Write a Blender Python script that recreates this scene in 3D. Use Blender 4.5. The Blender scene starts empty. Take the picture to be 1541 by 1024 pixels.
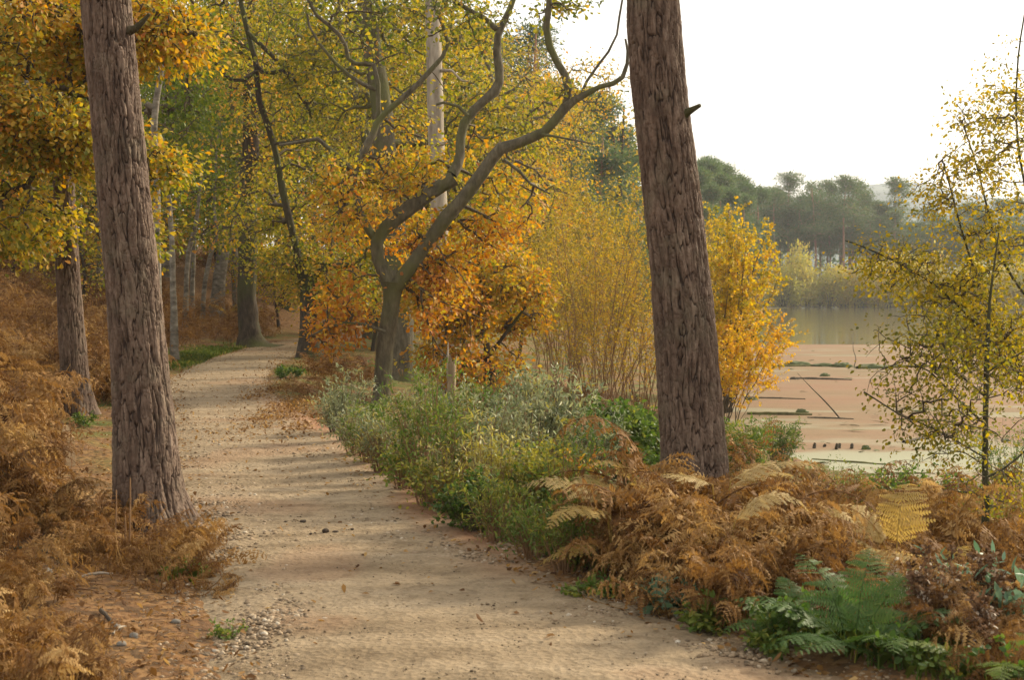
EXPOSURE, HAZE = 1.05, 0.00036
import bpy, math, random
import numpy as np
from mathutils import Vector, Matrix

R = math.radians
RNG = np.random.default_rng(11)
random.seed(5)
SC = bpy.context.scene
COL = SC.collection

# ---------------------------------------------------------------- camera model
F = 2117.0                                   # focal length in photograph pixels (1541 wide)
EYE = np.array([0.0, 0.0, 1.6])
PITCH = math.atan((512 - 430) / F)

def ray(px, py):
    u, v = (px - 770.5) / F, (512 - py) / F
    c, s = math.cos(PITCH), math.sin(PITCH)
    return np.array([u, c + v * s, -s + v * c])

def at(px, py, depth):
    """the point of the place that lies DEPTH metres ahead in that direction"""
    d = ray(px, py)
    return EYE + d * (depth / d[1])

# ---------------------------------------------------------------- noise
def _h(ix, iy, iz, seed):
    h = (ix.astype(np.int64) * 374761393 + iy.astype(np.int64) * 668265263 + iz.astype(np.int64) * 1442695041 + seed * 974711) & 0xFFFFFFFF
    h = ((h ^ (h >> 13)) * 1274126177) & 0xFFFFFFFF
    h = ((h ^ (h >> 16)) * 2246822519) & 0xFFFFFFFF
    return ((h ^ (h >> 15)) & 0xFFFFFF) / float(0x1000000)

def vnoise(x, y, z=0.0, seed=0):
    x, y, z = np.broadcast_arrays(np.asarray(x, float), np.asarray(y, float), np.asarray(z, float))
    ix, iy, iz = np.floor(x), np.floor(y), np.floor(z)
    fx, fy, fz = x - ix, y - iy, z - iz
    fx, fy, fz = (t * t * (3 - 2 * t) for t in (fx, fy, fz))
    r = 0
    for a in (0, 1):
        for b in (0, 1):
            for c in (0, 1):
                w = (fx if a else 1 - fx) * (fy if b else 1 - fy) * (fz if c else 1 - fz)
                r = r + w * _h(ix + a, iy + b, iz + c, seed)
    return r

def fbm(x, y, z=0.0, seed=0, octs=4):
    r, amp, tot, k = 0, 1.0, 0, 1.0
    for i in range(octs):
        r = r + amp * vnoise(np.asarray(x) * k, np.asarray(y) * k, np.asarray(z) * k, seed + i * 17)
        tot += amp; amp *= .5; k *= 2.03
    return r / tot

def sst(a, b, x):
    t = np.clip((np.asarray(x, float) - a) / (b - a), 0, 1)
    return t * t * (3 - 2 * t)

# ---------------------------------------------------------------- mesh helpers
def new_mesh(name, V, faces, mat=None, attrs=None, smooth=False):
    """V (n,3); faces: an (m,k) array or a list of such arrays; attrs: {name: (domain, values)}"""
    if not isinstance(faces, (list, tuple)):
        faces = [faces]
    faces = [np.asarray(f, np.int32) for f in faces if len(f)]
    me = bpy.data.meshes.new(name)
    V = np.asarray(V, np.float32)
    me.vertices.add(len(V))
    me.vertices.foreach_set('co', V.ravel())
    idx = np.concatenate([f.ravel() for f in faces])
    tot = np.concatenate([np.full(len(f), f.shape[1], np.int32) for f in faces])
    st = np.concatenate([[0], np.cumsum(tot)[:-1]]).astype(np.int32)
    me.loops.add(len(idx))
    me.loops.foreach_set('vertex_index', idx)
    me.polygons.add(len(tot))
    me.polygons.foreach_set('loop_start', st)
    me.polygons.foreach_set('loop_total', tot)
    if smooth:
        me.polygons.foreach_set('use_smooth', np.ones(len(tot), bool))
    me.update(calc_edges=True)
    for k, (dom, val) in (attrs or {}).items():
        a = me.attributes.new(k, 'FLOAT', dom)
        a.data.foreach_set('value', np.asarray(val, np.float32))
    if mat:
        me.materials.append(mat)
    return me

def link(name, me, parent=None):
    o = bpy.data.objects.new(name, me)
    COL.objects.link(o)
    if parent is not None:
        o.parent = parent
    return o

def tag(o, label=None, cat=None, group=None, kind=None):
    for k, v in (('label', label), ('category', cat), ('group', group), ('kind', kind)):
        if v:
            o[k] = v
    return o

def empty(name, loc, label, cat, group=None, rz=0.0, sc=1.0):
    o = bpy.data.objects.new(name, None)
    COL.objects.link(o)
    o.location = loc; o.rotation_euler = (0, 0, rz); o.scale = (sc, sc, sc)
    o.empty_display_size = .2
    return tag(o, label, cat, group)

def copy_tree(o, loc, rz, sc, label=None, group=None, tilt=(0, 0), parent=None):
    c = o.copy(); COL.objects.link(c)
    if parent is None:
        c.location = loc; c.rotation_euler = (tilt[0], tilt[1], rz)
        c.scale = sc if isinstance(sc, (tuple, list)) else (sc, sc, sc)
        tag(c, label, None, group)
    else:
        c.parent = parent
    for ch in list(o.children):
        copy_tree(ch, None, 0, 1, parent=c)
    return c

class MB:
    """collects vertices, faces and a per-face value"""
    def __init__(s): s.V, s.F, s.T, s.n = [], {}, {}, 0
    def add(s, V, Fc, t=0.5):
        Fc = np.asarray(Fc); k = Fc.shape[1]
        s.V.append(np.asarray(V, float)); s.F.setdefault(k, []).append(Fc + s.n)
        s.T.setdefault(k, []).append(np.broadcast_to(np.asarray(t, float), (len(Fc),)))
        s.n += len(V)
    def build(s, name, mat, parent=None, base=None, smooth=False):
        V = np.concatenate(s.V)
        if base is not None: V = V - np.asarray(base)
        ks = sorted(s.F)
        me = new_mesh(name, V, [np.concatenate(s.F[k]) for k in ks], mat,
                      {'tint': ('FACE', np.concatenate([np.concatenate(s.T[k]) for k in ks]))}, smooth)
        return link(name, me, parent)

def nrm(v):
    v = np.asarray(v, float)
    return v / np.maximum(np.linalg.norm(v, axis=-1, keepdims=True), 1e-9)

def tubes(P, Rd, n=4, cap=False):
    """P (m,k,3) polylines, Rd (m,k) radii -> V, quads"""
    P = np.asarray(P, float); Rd = np.asarray(Rd, float)
    m, k, _ = P.shape
    T = np.gradient(P, axis=1) if k > 2 else np.repeat(P[:, 1:] - P[:, :1], 2, axis=1)
    T = nrm(T)
    ref = np.where(np.abs(nrm(P[:, -1] - P[:, 0])[:, 2:3]) > .85, np.array([[1.0, .13, 0]]), np.array([[.05, .1, 1.0]]))[:, None, :]
    A = nrm(np.cross(T, ref)); B = np.cross(T, A)
    th = np.arange(n) * 2 * math.pi / n
    V = P[:, :, None, :] + Rd[:, :, None, None] * (np.cos(th)[None, None, :, None] * A[:, :, None, :] + np.sin(th)[None, None, :, None] * B[:, :, None, :])
    V = V.reshape(-1, 3)
    i = np.arange(m)[:, None, None] * k * n + np.arange(k - 1)[None, :, None] * n
    j = np.arange(n)[None, None, :]; j2 = (j + 1) % n
    Q = np.stack([i + j, i + j2, i + n + j2, i + n + j], -1).reshape(-1, 4)
    return V, Q

def spline(pts, n):
    """Catmull-Rom through pts, n samples"""
    P = np.asarray(pts, float)
    if len(P) == 2:
        t = np.linspace(0, 1, n)[:, None]
        return P[0] * (1 - t) + P[1] * t
    Q = np.vstack([2 * P[0] - P[1], P, 2 * P[-1] - P[-2]])
    seg = np.linspace(0, len(P) - 1 - 1e-6, n)
    i = seg.astype(int); t = (seg - i)[:, None]
    p0, p1, p2, p3 = Q[i], Q[i + 1], Q[i + 2], Q[i + 3]
    return .5 * ((2 * p1) + (-p0 + p2) * t + (2 * p0 - 5 * p1 + 4 * p2 - p3) * t ** 2 + (-p0 + 3 * p1 - 3 * p2 + p3) * t ** 3)

# ---------------------------------------------------------------- terrain
_ys = np.arange(-30, 700, .1)
def _edge(y, x):
    v = np.interp(_ys, y, x)
    k = np.exp(-np.linspace(-2.2, 2.2, 25) ** 2); k /= k.sum()
    return np.convolve(np.pad(v, 12, mode='edge'), k, 'valid')
_L = _edge([-30, -8, 0, 5.7, 6.5, 7.7, 9.4, 12.5, 17.8, 24, 31, 38, 45, 55, 70, 700],
           [9, 3, .2, -1.16, -1.35, -1.67, -2.15, -2.93, -4.27, -5.8, -6.5, -6.75, -6.0, -3, -1, -1])
_R = _edge([-30, -8, 0, 5.7, 6.4, 7.1, 8.26, 9.4, 11.7, 14.7, 17.8, 21, 26, 31, 37.6, 45, 55, 70, 700],
           [14, 8, 4.2, 1.29, .87, .44, -.04, -.58, -1.16, -1.88, -2.78, -3.7, -4.55, -4.95, -5.1, -4.4, -1.5, .8, .8])
def path_l(y): return np.interp(y, _ys, _L)
def path_r(y): return np.interp(y, _ys, _R)

WATER = -1.3
SHORE = np.array([(46, 13), (24, 14.2), (14, 15.8), (8, 18), (5.2, 22), (4.6, 27), (5.0, 33), (6.2, 40), (9, 55), (14, 80), (22, 120), (29, 160), (33, 180),
                  (44, 186), (60, 180), (85, 188), (120, 205), (160, 215), (230, 225), (420, 235), (420, 13)], float)
def shore_dist(x, y):
    """metres to the waterline, positive on land"""
    x = np.asarray(x, float); y = np.asarray(y, float)
    d = np.full(x.shape, 1e9); inside = np.zeros(x.shape, bool)
    n = len(SHORE)
    for i in range(n):
        (ax, ay), (bx, by) = SHORE[i], SHORE[(i + 1) % n]
        ex, ey = bx - ax, by - ay
        t = np.clip(((x - ax) * ex + (y - ay) * ey) / (ex * ex + ey * ey), 0, 1)
        d = np.minimum(d, np.hypot(x - ax - t * ex, y - ay - t * ey))
        c = ((ay > y) != (by > y)) & (x < (bx - ax) * (y - ay) / (by - ay + 1e-12) + ax)
        inside ^= c
    return np.where(inside, -d, d)

def height(x, y, detail=True):
    x, y = np.broadcast_arrays(np.asarray(x, float), np.asarray(y, float))
    l, r = path_l(y), path_r(y)
    dl, dr = l - x, x - r
    ds = shore_dist(x, y)
    k = np.interp(y, [0, 8, 15, 25, 60, 200], [.25, .4, .75, 1.25, 2.2, 3.0])
    hl = .05 * sst(-.1, .5, dl) + k * sst(.7, 7.5, dl) + .11 * np.clip(dl - 6, 0, 60)
    t = np.clip(dr, 0, None) / np.maximum(np.clip(dr, 0, None) + np.clip(ds, 0, None), 1e-6)
    hr = WATER * sst(.0, 1.0, t ** .85) + .04 * sst(-.2, .3, dr) * (1 - sst(.3, .9, dr))
    h = np.where(x < (l + r) / 2, hl, hr)
    h = np.where(ds < 0, WATER - .04 - np.minimum(.6, -ds * .12), h)
    off = np.clip(np.maximum(dl, dr), -1, 3)
    h = h - .035 * (off < -.05)
    if detail:
        w = sst(-.2, 1.2, off) * sst(-.3, 1.5, ds)
        h = h + w * (.26 * (fbm(x * .45, y * .45, 0, 3, 3) - .5) + .07 * (fbm(x * 3, y * 3, 0, 9, 3) - .5))
        h = h + .02 * (fbm(x * 5, y * 5, 0, 21, 2) - .5) * sst(-.5, .2, off)
    return np.where(ds > .3, np.maximum(h, WATER + .03), h)

def H(x, y): return float(height(np.array([x]), np.array([y]))[0])

def ground(px, py, dmin=4.0, dmax=120.0):
    """where the line of sight through that pixel meets the ground"""
    d = ray(px, py)
    t = np.geomspace(dmin, dmax, 700) / d[1]
    X, Y, Z = (EYE[i] + d[i] * t for i in range(3))
    g = Z - height(X, Y, False)
    i = int(np.argmax(g < 0)) if (g < 0).any() else len(t) - 1
    return np.array([X[i], Y[i], H(X[i], Y[i])])

def gat(px, depth):
    """ground point at that picture column and distance"""
    x = (px - 770.5) / F * depth
    return np.array([x, depth, H(x, depth)])

# ---------------------------------------------------------------- materials
def nodes(name):
    m = bpy.data.materials.new(name); m.use_nodes = True
    nt = m.node_tree; nt.nodes.clear()
    out = nt.nodes.new('ShaderNodeOutputMaterial')
    def N(t, **kw):
        n = nt.nodes.new('ShaderNode' + t)
        for k, v in kw.items():
            if k in n.inputs: n.inputs[k].default_value = v
            else: setattr(n, k, v)
        return n
    def L(a, b): nt.links.new(a, b)
    return m, nt, out, N, L

def ramp(N, cols, interp='LINEAR'):
    r = N('ValToRGB'); e = r.color_ramp.elements; r.color_ramp.interpolation = interp
    while len(e) < len(cols): e.new(.5)
    for el, (p, c) in zip(e, cols):
        el.position = p; el.color = (*c, 1)
    return r

def mat_leaf(name, cols, trans=.42, rough=.55, gloss=.25, tcol=1.15):
    m, nt, out, N, L = nodes(name)
    a = N('Attribute', attribute_name='tint')
    oi = N('ObjectInfo')
    add = N('MATH' if False else 'Math', operation='MULTIPLY_ADD'); L(oi.outputs['Random'], add.inputs[0]); add.inputs[1].default_value = .16
    sub = N('Math', operation='SUBTRACT'); L(a.outputs['Fac'], sub.inputs[0]); sub.inputs[1].default_value = .08
    L(sub.outputs[0], add.inputs[2])
    r = ramp(N, cols); L(add.outputs[0], r.inputs[0])
    p = N('BsdfPrincipled', Roughness=rough); p.inputs['Specular IOR Level'].default_value = gloss
    L(r.outputs[0], p.inputs['Base Color'])
    t = N('BsdfTranslucent')
    hs = N('HueSaturation', Saturation=1.1, Value=tcol); L(r.outputs[0], hs.inputs['Color']); L(hs.outputs[0], t.inputs['Color'])
    mx = N('MixShader'); mx.inputs[0].default_value = trans
    L(p.outputs[0], mx.inputs[1]); L(t.outputs[0], mx.inputs[2]); L(mx.outputs[0], out.inputs['Surface'])
    return m

def mat_bark(name, c1, c2, c3, sx=9, sz=2.2, bump=.5, moss=None, rough=.9):
    m, nt, out, N, L = nodes(name)
    tc = N('TexCoord'); mp = N('Mapping'); mp.inputs['Scale'].default_value = (sx, sx, sz)
    L(tc.outputs['Object'], mp.inputs[0])
    n1 = N('TexNoise', Scale=2.0, Detail=7.0, Roughness=.62); L(mp.outputs[0], n1.inputs['Vector'])
    n2 = N('TexNoise', Scale=1.3, Detail=3.0); L(tc.outputs['Object'], n2.inputs['Vector'])
    r = ramp(N, [(.3, c1), (.52, c2), (.72, c3)]); L(n1.outputs[0], r.inputs[0])
    col = r.outputs[0]
    if moss:
        mr = ramp(N, [(.46, (0, 0, 0)), (.62, (1, 1, 1))]); L(n2.outputs[0], mr.inputs[0])
        mm = N('MixRGB'); mm.inputs['Color2'].default_value = (*moss, 1)
        L(mr.outputs[0], mm.inputs['Fac']); L(col, mm.inputs['Color1']); col = mm.outputs[0]
    b = N('Bump', Strength=bump, Distance=.03); L(n1.outputs[0], b.inputs['Height'])
    p = N('BsdfPrincipled', Roughness=rough); p.inputs['Specular IOR Level'].default_value = .2
    L(col, p.inputs['Base Color']); L(b.outputs[0], p.inputs['Normal']); L(p.outputs[0], out.inputs['Surface'])
    return m

def mat_tint(name, cols, rough=.85, scale=30, var=.35, spec=.25):
    """plain solid whose colour follows the per-face tint and a fine grain"""
    m, nt, out, N, L = nodes(name)
    a = N('Attribute', attribute_name='tint'); tc = N('TexCoord')
    n = N('TexNoise', Scale=scale, Detail=4.0); L(tc.outputs['Object'], n.inputs['Vector'])
    ma = N('Math', operation='MULTIPLY_ADD'); L(n.outputs[0], ma.inputs[0]); ma.inputs[1].default_value = var
    sb = N('Math', operation='SUBTRACT'); L(a.outputs['Fac'], sb.inputs[0]); sb.inputs[1].default_value = var / 2
    L(sb.outputs[0], ma.inputs[2])
    r = ramp(N, cols); L(ma.outputs[0], r.inputs[0])
    p = N('BsdfPrincipled', Roughness=rough); p.inputs['Specular IOR Level'].default_value = spec
    b = N('Bump', Strength=.4, Distance=.01); L(n.outputs[0], b.inputs['Height']); L(b.outputs[0], p.inputs['Normal'])
    L(r.outputs[0], p.inputs['Base Color']); L(p.outputs[0], out.inputs['Surface'])
    return m
# ================================================================ camera, light, air
cam = bpy.data.cameras.new('camera'); camo = bpy.data.objects.new('camera', cam); COL.objects.link(camo)
cam.sensor_width = 36.0; cam.lens = F / 1541 * 36.0; cam.clip_end = 5000; cam.clip_start = .1
camo.location = EYE; camo.rotation_euler = (R(90) - PITCH, 0, 0)
cam.dof.use_dof = True; cam.dof.focus_distance = 13; cam.dof.aperture_fstop = 6.3
SC.camera = camo

SUN_AZ, SUN_EL = R(54), R(27)
sd = Vector((math.sin(SUN_AZ) * math.cos(SUN_EL), math.cos(SUN_AZ) * math.cos(SUN_EL), math.sin(SUN_EL)))
sun = bpy.data.lights.new('sun', 'SUN'); sun.energy = 3.9; sun.angle = R(9); sun.color = (1, .86, .64)
suno = bpy.data.objects.new('sun', sun); COL.objects.link(suno)
suno.rotation_euler = sd.to_track_quat('Z', 'Y').to_euler(); suno.location = (30, 10, 40)

W = bpy.data.worlds.new('World'); SC.world = W; W.use_nodes = True
wn = W.node_tree; wn.nodes.clear()
sky = wn.nodes.new('ShaderNodeTexSky'); sky.sky_type = 'NISHITA'; sky.sun_disc = False
sky.sun_elevation = SUN_EL; sky.sun_rotation = SUN_AZ; sky.air_density = 1.0; sky.dust_density = 4.0; sky.ozone_density = 1.0
# thin bright cloud sheet over the whole sky
tcw = wn.nodes.new('ShaderNodeTexCoord'); nzw = wn.nodes.new('ShaderNodeTexNoise'); nzw.inputs['Scale'].default_value = 2.2; nzw.inputs['Detail'].default_value = 5
crw = wn.nodes.new('ShaderNodeValToRGB')
crw.color_ramp.elements[0].color = (7.7, 7.35, 6.8, 1); crw.color_ramp.elements[1].color = (9.3, 8.75, 7.8, 1)
crw.color_ramp.elements[0].position = .35; crw.color_ramp.elements[1].position = .65
mxw = wn.nodes.new('ShaderNodeMixRGB'); mxw.inputs['Fac'].default_value = .72
bgw = wn.nodes.new('ShaderNodeBackground'); bgw.inputs['Strength'].default_value = .1
ouw = wn.nodes.new('ShaderNodeOutputWorld')
wn.links.new(tcw.outputs['Generated'], nzw.inputs['Vector']); wn.links.new(nzw.outputs[0], crw.inputs[0])
wn.links.new(sky.outputs[0], mxw.inputs['Color1']); wn.links.new(crw.outputs[0], mxw.inputs['Color2'])
wn.links.new(mxw.outputs[0], bgw.inputs['Color']); wn.links.new(bgw.outputs[0], ouw.inputs['Surface'])

vs = SC.view_settings; vs.view_transform = 'Standard'; vs.look = 'None'; vs.exposure = EXPOSURE; vs.gamma = 1; vs.use_curve_mapping = False
cy = SC.cycles
cy.max_bounces = 7; cy.diffuse_bounces = 4; cy.glossy_bounces = 2; cy.transmission_bounces = 4; cy.volume_bounces = 0; cy.transparent_max_bounces = 8
cy.use_denoising = True
try:
    cy.denoiser = 'OPENIMAGEDENOISE'; cy.denoising_prefilter = 'ACCURATE'
except Exception: pass
cy.caustics_reflective = False; cy.caustics_refractive = False; cy.sample_clamp_indirect = 6

def box_mesh(name, lo, hi, mat):
    x0, y0, z0 = lo; x1, y1, z1 = hi
    V = [(x0, y0, z0), (x1, y0, z0), (x1, y1, z0), (x0, y1, z0), (x0, y0, z1), (x1, y0, z1), (x1, y1, z1), (x0, y1, z1)]
    Q = [(3, 2, 1, 0), (4, 5, 6, 7), (0, 1, 5, 4), (1, 2, 6, 5), (2, 3, 7, 6), (3, 0, 4, 7)]
    return new_mesh(name, V, np.array(Q), mat)
if HAZE:
    m, nt, out, N, L = nodes('haze')
    pv = N('VolumePrincipled', Density=HAZE); pv.inputs['Color'].default_value = (.93, .96, 1, 1); pv.inputs['Anisotropy'].default_value = .35
    L(pv.outputs[0], out.inputs['Volume'])
    tag(link('haze', box_mesh('haze', (-1400, -120, -9), (1500, 1500, 100), m)), 'thin pale autumn haze over the lake and far woods', kind='stuff')

# ================================================================ ground
m, nt, out, N, L = nodes('forest_floor')
tc = N('TexCoord')
n1 = N('TexNoise', Scale=1.1, Detail=6.0, Roughness=.6); n2 = N('TexNoise', Scale=14.0, Detail=8.0, Roughness=.7); n3 = N('TexNoise', Scale=.55, Detail=4.0)
n4 = N('TexVoronoi', Scale=26.0)
for n in (n1, n2, n3, n4): L(tc.outputs['Object'], n.inputs['Vector'])
r1 = ramp(N, [(.3, (.07, .036, .02)), (.5, (.125, .066, .036)), (.68, (.19, .108, .062))]); L(n2.outputs[0], r1.inputs[0])
r2 = ramp(N, [(.3, (.075, .05, .02)), (.55, (.20, .10, .03)), (.75, (.33, .19, .07))]); L(n4.outputs['Color'], r2.inputs[0])
mxl = N('MixRGB'); L(n1.outputs[0], mxl.inputs['Fac']); L(r1.outputs[0], mxl.inputs['Color1']); L(r2.outputs[0], mxl.inputs['Color2'])
ag = N('Attribute', attribute_name='green'); r3 = ramp(N, [(.3, (.045, .065, .012)), (.7, (.11, .14, .03))]); L(n2.outputs[0], r3.inputs[0])
gm = N('Math', operation='MULTIPLY'); rg = ramp(N, [(.42, (0, 0, 0)), (.6, (1, 1, 1))]); L(n1.outputs[0], rg.inputs[0]); L(rg.outputs[0], gm.inputs[0]); L(ag.outputs['Fac'], gm.inputs[1])
mxg = N('MixRGB'); L(gm.outputs[0], mxg.inputs['Fac']); L(mxl.outputs[0], mxg.inputs['Color1']); L(r3.outputs[0], mxg.inputs['Color2'])
bp = N('Bump', Strength=.8, Distance=.03); L(n2.outputs[0], bp.inputs['Height'])
p = N('BsdfPrincipled', Roughness=.95); p.inputs['Specular IOR Level'].default_value = .15
L(mxg.outputs[0], p.inputs['Base Color']); L(bp.outputs[0], p.inputs['Normal']); L(p.outputs[0], out.inputs['Surface'])
M_FLOOR = m

def axis(segs):
    v = [np.arange(a, b, s) if s > 0 else np.geomspace(a, b, int(-s)) for a, b, s in segs]
    return np.unique(np.round(np.concatenate(v), 4))
xp = axis([(0, 9, .08), (9, 22, .3), (22, 1400, -50)])
xs = np.unique(np.concatenate([-xp, xp]))
ys = axis([(-100, -10, 6), (-10, 4, .5), (4, 17, .08), (17, 48, .2), (48, 1450, -70)])
X, Y = np.meshgrid(xs, ys); Z = height(X, Y)
nx, ny = len(xs), len(ys)
I = (np.arange(ny - 1)[:, None] * nx + np.arange(nx - 1)[None, :]).reshape(-1)
Q = np.stack([I, I + 1, I + nx + 1, I + nx], -1)
off = np.maximum(path_l(Y) - X, X - path_r(Y))
green = .95 * sst(-.1, .3, off) * (1 - sst(.7, 2.2, off)) * sst(9, 17, Y) + .8 * sst(.5, 2, X - path_r(Y)) * sst(5, 8, Y)
me = new_mesh('ground', np.stack([X, Y, Z], -1).reshape(-1, 3), Q, M_FLOOR, {'green': ('POINT', np.clip(green, 0, 1).ravel())}, True)
tag(link('ground', me), 'woodland floor of soil and leaf litter', kind='structure')

# ================================================================ path
m, nt, out, N, L = nodes('sandy_gravel')
tc = N('TexCoord')
mpx = N('Mapping'); mpx.inputs['Scale'].default_value = (.7, 3.4, 1); L(tc.outputs['Object'], mpx.inputs[0])
n1 = N('TexNoise', Scale=.9, Detail=5.0, Roughness=.6); L(mpx.outputs[0], n1.inputs['Vector'])
n2 = N('TexNoise', Scale=42.0, Detail=8.0, Roughness=.8); n3 = N('TexVoronoi', Scale=85.0); n5 = N('TexNoise', Scale=9.0, Detail=5.0, Roughness=.7)
n6 = N('TexVoronoi', Scale=30.0)
for n in (n2, n3, n5, n6): L(tc.outputs['Object'], n.inputs['Vector'])
ra = ramp(N, [(.32, (.172, .125, .073)), (.5, (.242, .182, .112)), (.68, (.298, .232, .15))]); L(n1.outputs[0], ra.inputs[0])
rb = ramp(N, [(.30, (.30, .27, .24)), (.46, (.92, .92, .92)), (.6, (1.05, 1.04, 1.02)), (.74, (1.45, 1.42, 1.36))]); L(n2.outputs[0], rb.inputs[0])
mu = N('MixRGB', blend_type='MULTIPLY'); mu.inputs['Fac'].default_value = .85; L(ra.outputs[0], mu.inputs['Color1']); L(rb.outputs[0], mu.inputs['Color2'])
rc = ramp(N, [(.34, (.55, .51, .46)), (.5, (1, 1, 1)), (.7, (1.12, 1.1, 1.07))]); L(n5.outputs[0], rc.inputs[0])
mu2 = N('MixRGB', blend_type='MULTIPLY'); mu2.inputs['Fac'].default_value = .7; L(mu.outputs[0], mu2.inputs['Color1']); L(rc.outputs[0], mu2.inputs['Color2'])
ar = N('Attribute', attribute_name='red'); mr = N('MixRGB'); mr.inputs['Color2'].default_value = (.25, .125, .065, 1)
mfac = N('Math', operation='MULTIPLY'); L(ar.outputs['Fac'], mfac.inputs[0]); mfac.inputs[1].default_value = .9
L(mfac.outputs[0], mr.inputs['Fac']); L(mu2.outputs[0], mr.inputs['Color1'])
b1 = N('Bump', Strength=.7, Distance=.012); L(n2.outputs[0], b1.inputs['Height'])
b2 = N('Bump', Strength=.5, Distance=.02); L(n6.outputs['Distance'], b2.inputs['Height']); L(b1.outputs[0], b2.inputs['Normal'])
p = N('BsdfPrincipled', Roughness=.93); p.inputs['Specular IOR Level'].default_value = .2
L(mr.outputs[0], p.inputs['Base Color']); L(b2.outputs[0], p.inputs['Normal']); L(p.outputs[0], out.inputs['Surface'])

yy = axis([(-9, 4.5, .4), (4.5, 16, .06), (16, 60, .16)]); uu = np.linspace(0, 1, 61)
Yp, U = np.meshgrid(yy, uu, indexing='ij')
el = path_l(Yp) - .22 - .28 * (fbm(Yp * 1.7, 0, 0, 5, 3) - .5) - .12 * (vnoise(Yp * 6, 0, 0, 6) - .5)
er = path_r(Yp) + .25 + .28 * sst(7.5, 9.5, Yp) * (1 - sst(15, 20, Yp)) + .32 * (fbm(Yp * 1.5, 7, 0, 5, 3) - .5) + .12 * (vnoise(Yp * 6, 3, 0, 6) - .5)
Xp = el + (er - el) * U
e = np.minimum(U, 1 - U) * (er - el)
Zp = .03 * sst(0, .5, e) + np.where(e > .02, 0, -.05) + .012 * sst(0, .3, e) * (fbm(Xp * 9, Yp * 9, 0, 8, 3) - .5) * 2 + .05 * (fbm(Xp * .8, Yp * 1.6, 0, 4, 2) - .5) * sst(.1, .6, e) + np.where(e <= .02, 0, .006)
red = sst(.78, .25, (1 - U) * (er - el)) * sst(6.8, 9, Yp) * (1 - sst(16, 22, Yp)) * sst(.3, .55, fbm(Xp * 3, Yp * 2, 0, 12, 3) + .1)
red = np.clip(red + .8 * sst(.58, .70, fbm(Xp * .9, Yp * .9, 0, 14, 3)) * .35, 0, 1)
n_u = len(uu)
I = (np.arange(len(yy) - 1)[:, None] * n_u + np.arange(n_u - 1)[None, :]).reshape(-1)
me = new_mesh('path', np.stack([Xp, Yp, Zp], -1).reshape(-1, 3), np.stack([I, I + 1, I + n_u + 1, I + n_u], -1), m, {'red': ('POINT', red.ravel())}, True)
tag(link('path', me), 'sandy gravel footpath curving into the wood', kind='structure')

def path_z(x, y):
    e = np.minimum(x - path_l(y), path_r(y) - x) + .22
    return .035 * sst(0, .5, e) + .05 * (fbm(x * .8, y * 1.6, 0, 4, 2) - .5) * sst(.1, .6, e)

# ================================================================ lake
m, nt, out, N, L = nodes('lake_water')
tc = N('TexCoord'); mp = N('Mapping'); mp.inputs['Scale'].default_value = (.5, 1.6, 1); L(tc.outputs['Object'], mp.inputs[0])
n1 = N('TexNoise', Scale=1.0, Detail=4.0); L(mp.outputs[0], n1.inputs['Vector'])
bp = N('Bump', Strength=.05, Distance=.05); L(n1.outputs[0], bp.inputs['Height'])
p = N('BsdfPrincipled', Roughness=.09, IOR=1.33); p.inputs['Base Color'].default_value = (.10, .09, .05, 1)
L(bp.outputs[0], p.inputs['Normal']); L(p.outputs[0], out.inputs['Surface'])
me = new_mesh('water', [(2, 10, WATER), (440, 10, WATER), (440, 260, WATER), (2, 260, WATER)], np.array([[0, 1, 2, 3]]), m)
tag(link('water', me), 'still lake water reflecting the far trees', kind='structure')

m, nt, out, N, L = nodes('algae')
tc = N('TexCoord')
mp = N('Mapping'); mp.inputs['Scale'].default_value = (.16, .3, 1); L(tc.outputs['Object'], mp.inputs[0])
n1 = N('TexNoise', Scale=1.0, Detail=6.0, Roughness=.62); L(mp.outputs[0], n1.inputs['Vector'])
n2 = N('TexNoise', Scale=22.0, Detail=5.0, Roughness=.7); L(tc.outputs['Object'], n2.inputs['Vector'])
mp3 = N('Mapping'); mp3.inputs['Scale'].default_value = (.5, 2.2, 1); L(tc.outputs['Object'], mp3.inputs[0])
n3 = N('TexNoise', Scale=1.0, Detail=5.0, Roughness=.6); L(mp3.outputs[0], n3.inputs['Vector'])
r1 = ramp(N, [(.25, (.185, .152, .095)), (.45, (.215, .152, .097)), (.62, (.225, .141, .093)), (.78, (.20, .14, .088))]); L(n1.outputs[0], r1.inputs[0])
r3 = ramp(N, [(.3, (.88, .89, .87)), (.5, (1, 1, 1)), (.7, (1.06, 1.05, 1.04))]); L(n3.outputs[0], r3.inputs[0])
mu = N('MixRGB', blend_type='MULTIPLY'); mu.inputs['Fac'].default_value = .8; L(r1.outputs[0], mu.inputs['Color1']); L(r3.outputs[0], mu.inputs['Color2'])
r2 = ramp(N, [(.3, (.8, .8, .8)), (.7, (1.12, 1.1, 1.08))]); L(n2.outputs[0], r2.inputs[0])
mu2 = N('MixRGB', blend_type='MULTIPLY'); mu2.inputs['Fac'].default_value = .8; L(mu.outputs[0], mu2.inputs['Color1']); L(r2.outputs[0], mu2.inputs['Color2'])
ag = N('Attribute', attribute_name='pale'); mg = N('MixRGB'); L(ag.outputs['Fac'], mg.inputs['Fac']); L(mu2.outputs[0], mg.inputs['Color1']); mg.inputs['Color2'].default_value = (.30, .33, .24, 1)
bp = N('Bump', Strength=.3, Distance=.02); L(n2.outputs[0], bp.inputs['Height'])
p = N('BsdfPrincipled', Roughness=.95); p.inputs['Specular IOR Level'].default_value = .04
L(mg.outputs[0], p.inputs['Base Color']); L(bp.outputs[0], p.inputs['Normal']); L(p.outputs[0], out.inputs['Surface'])
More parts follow.
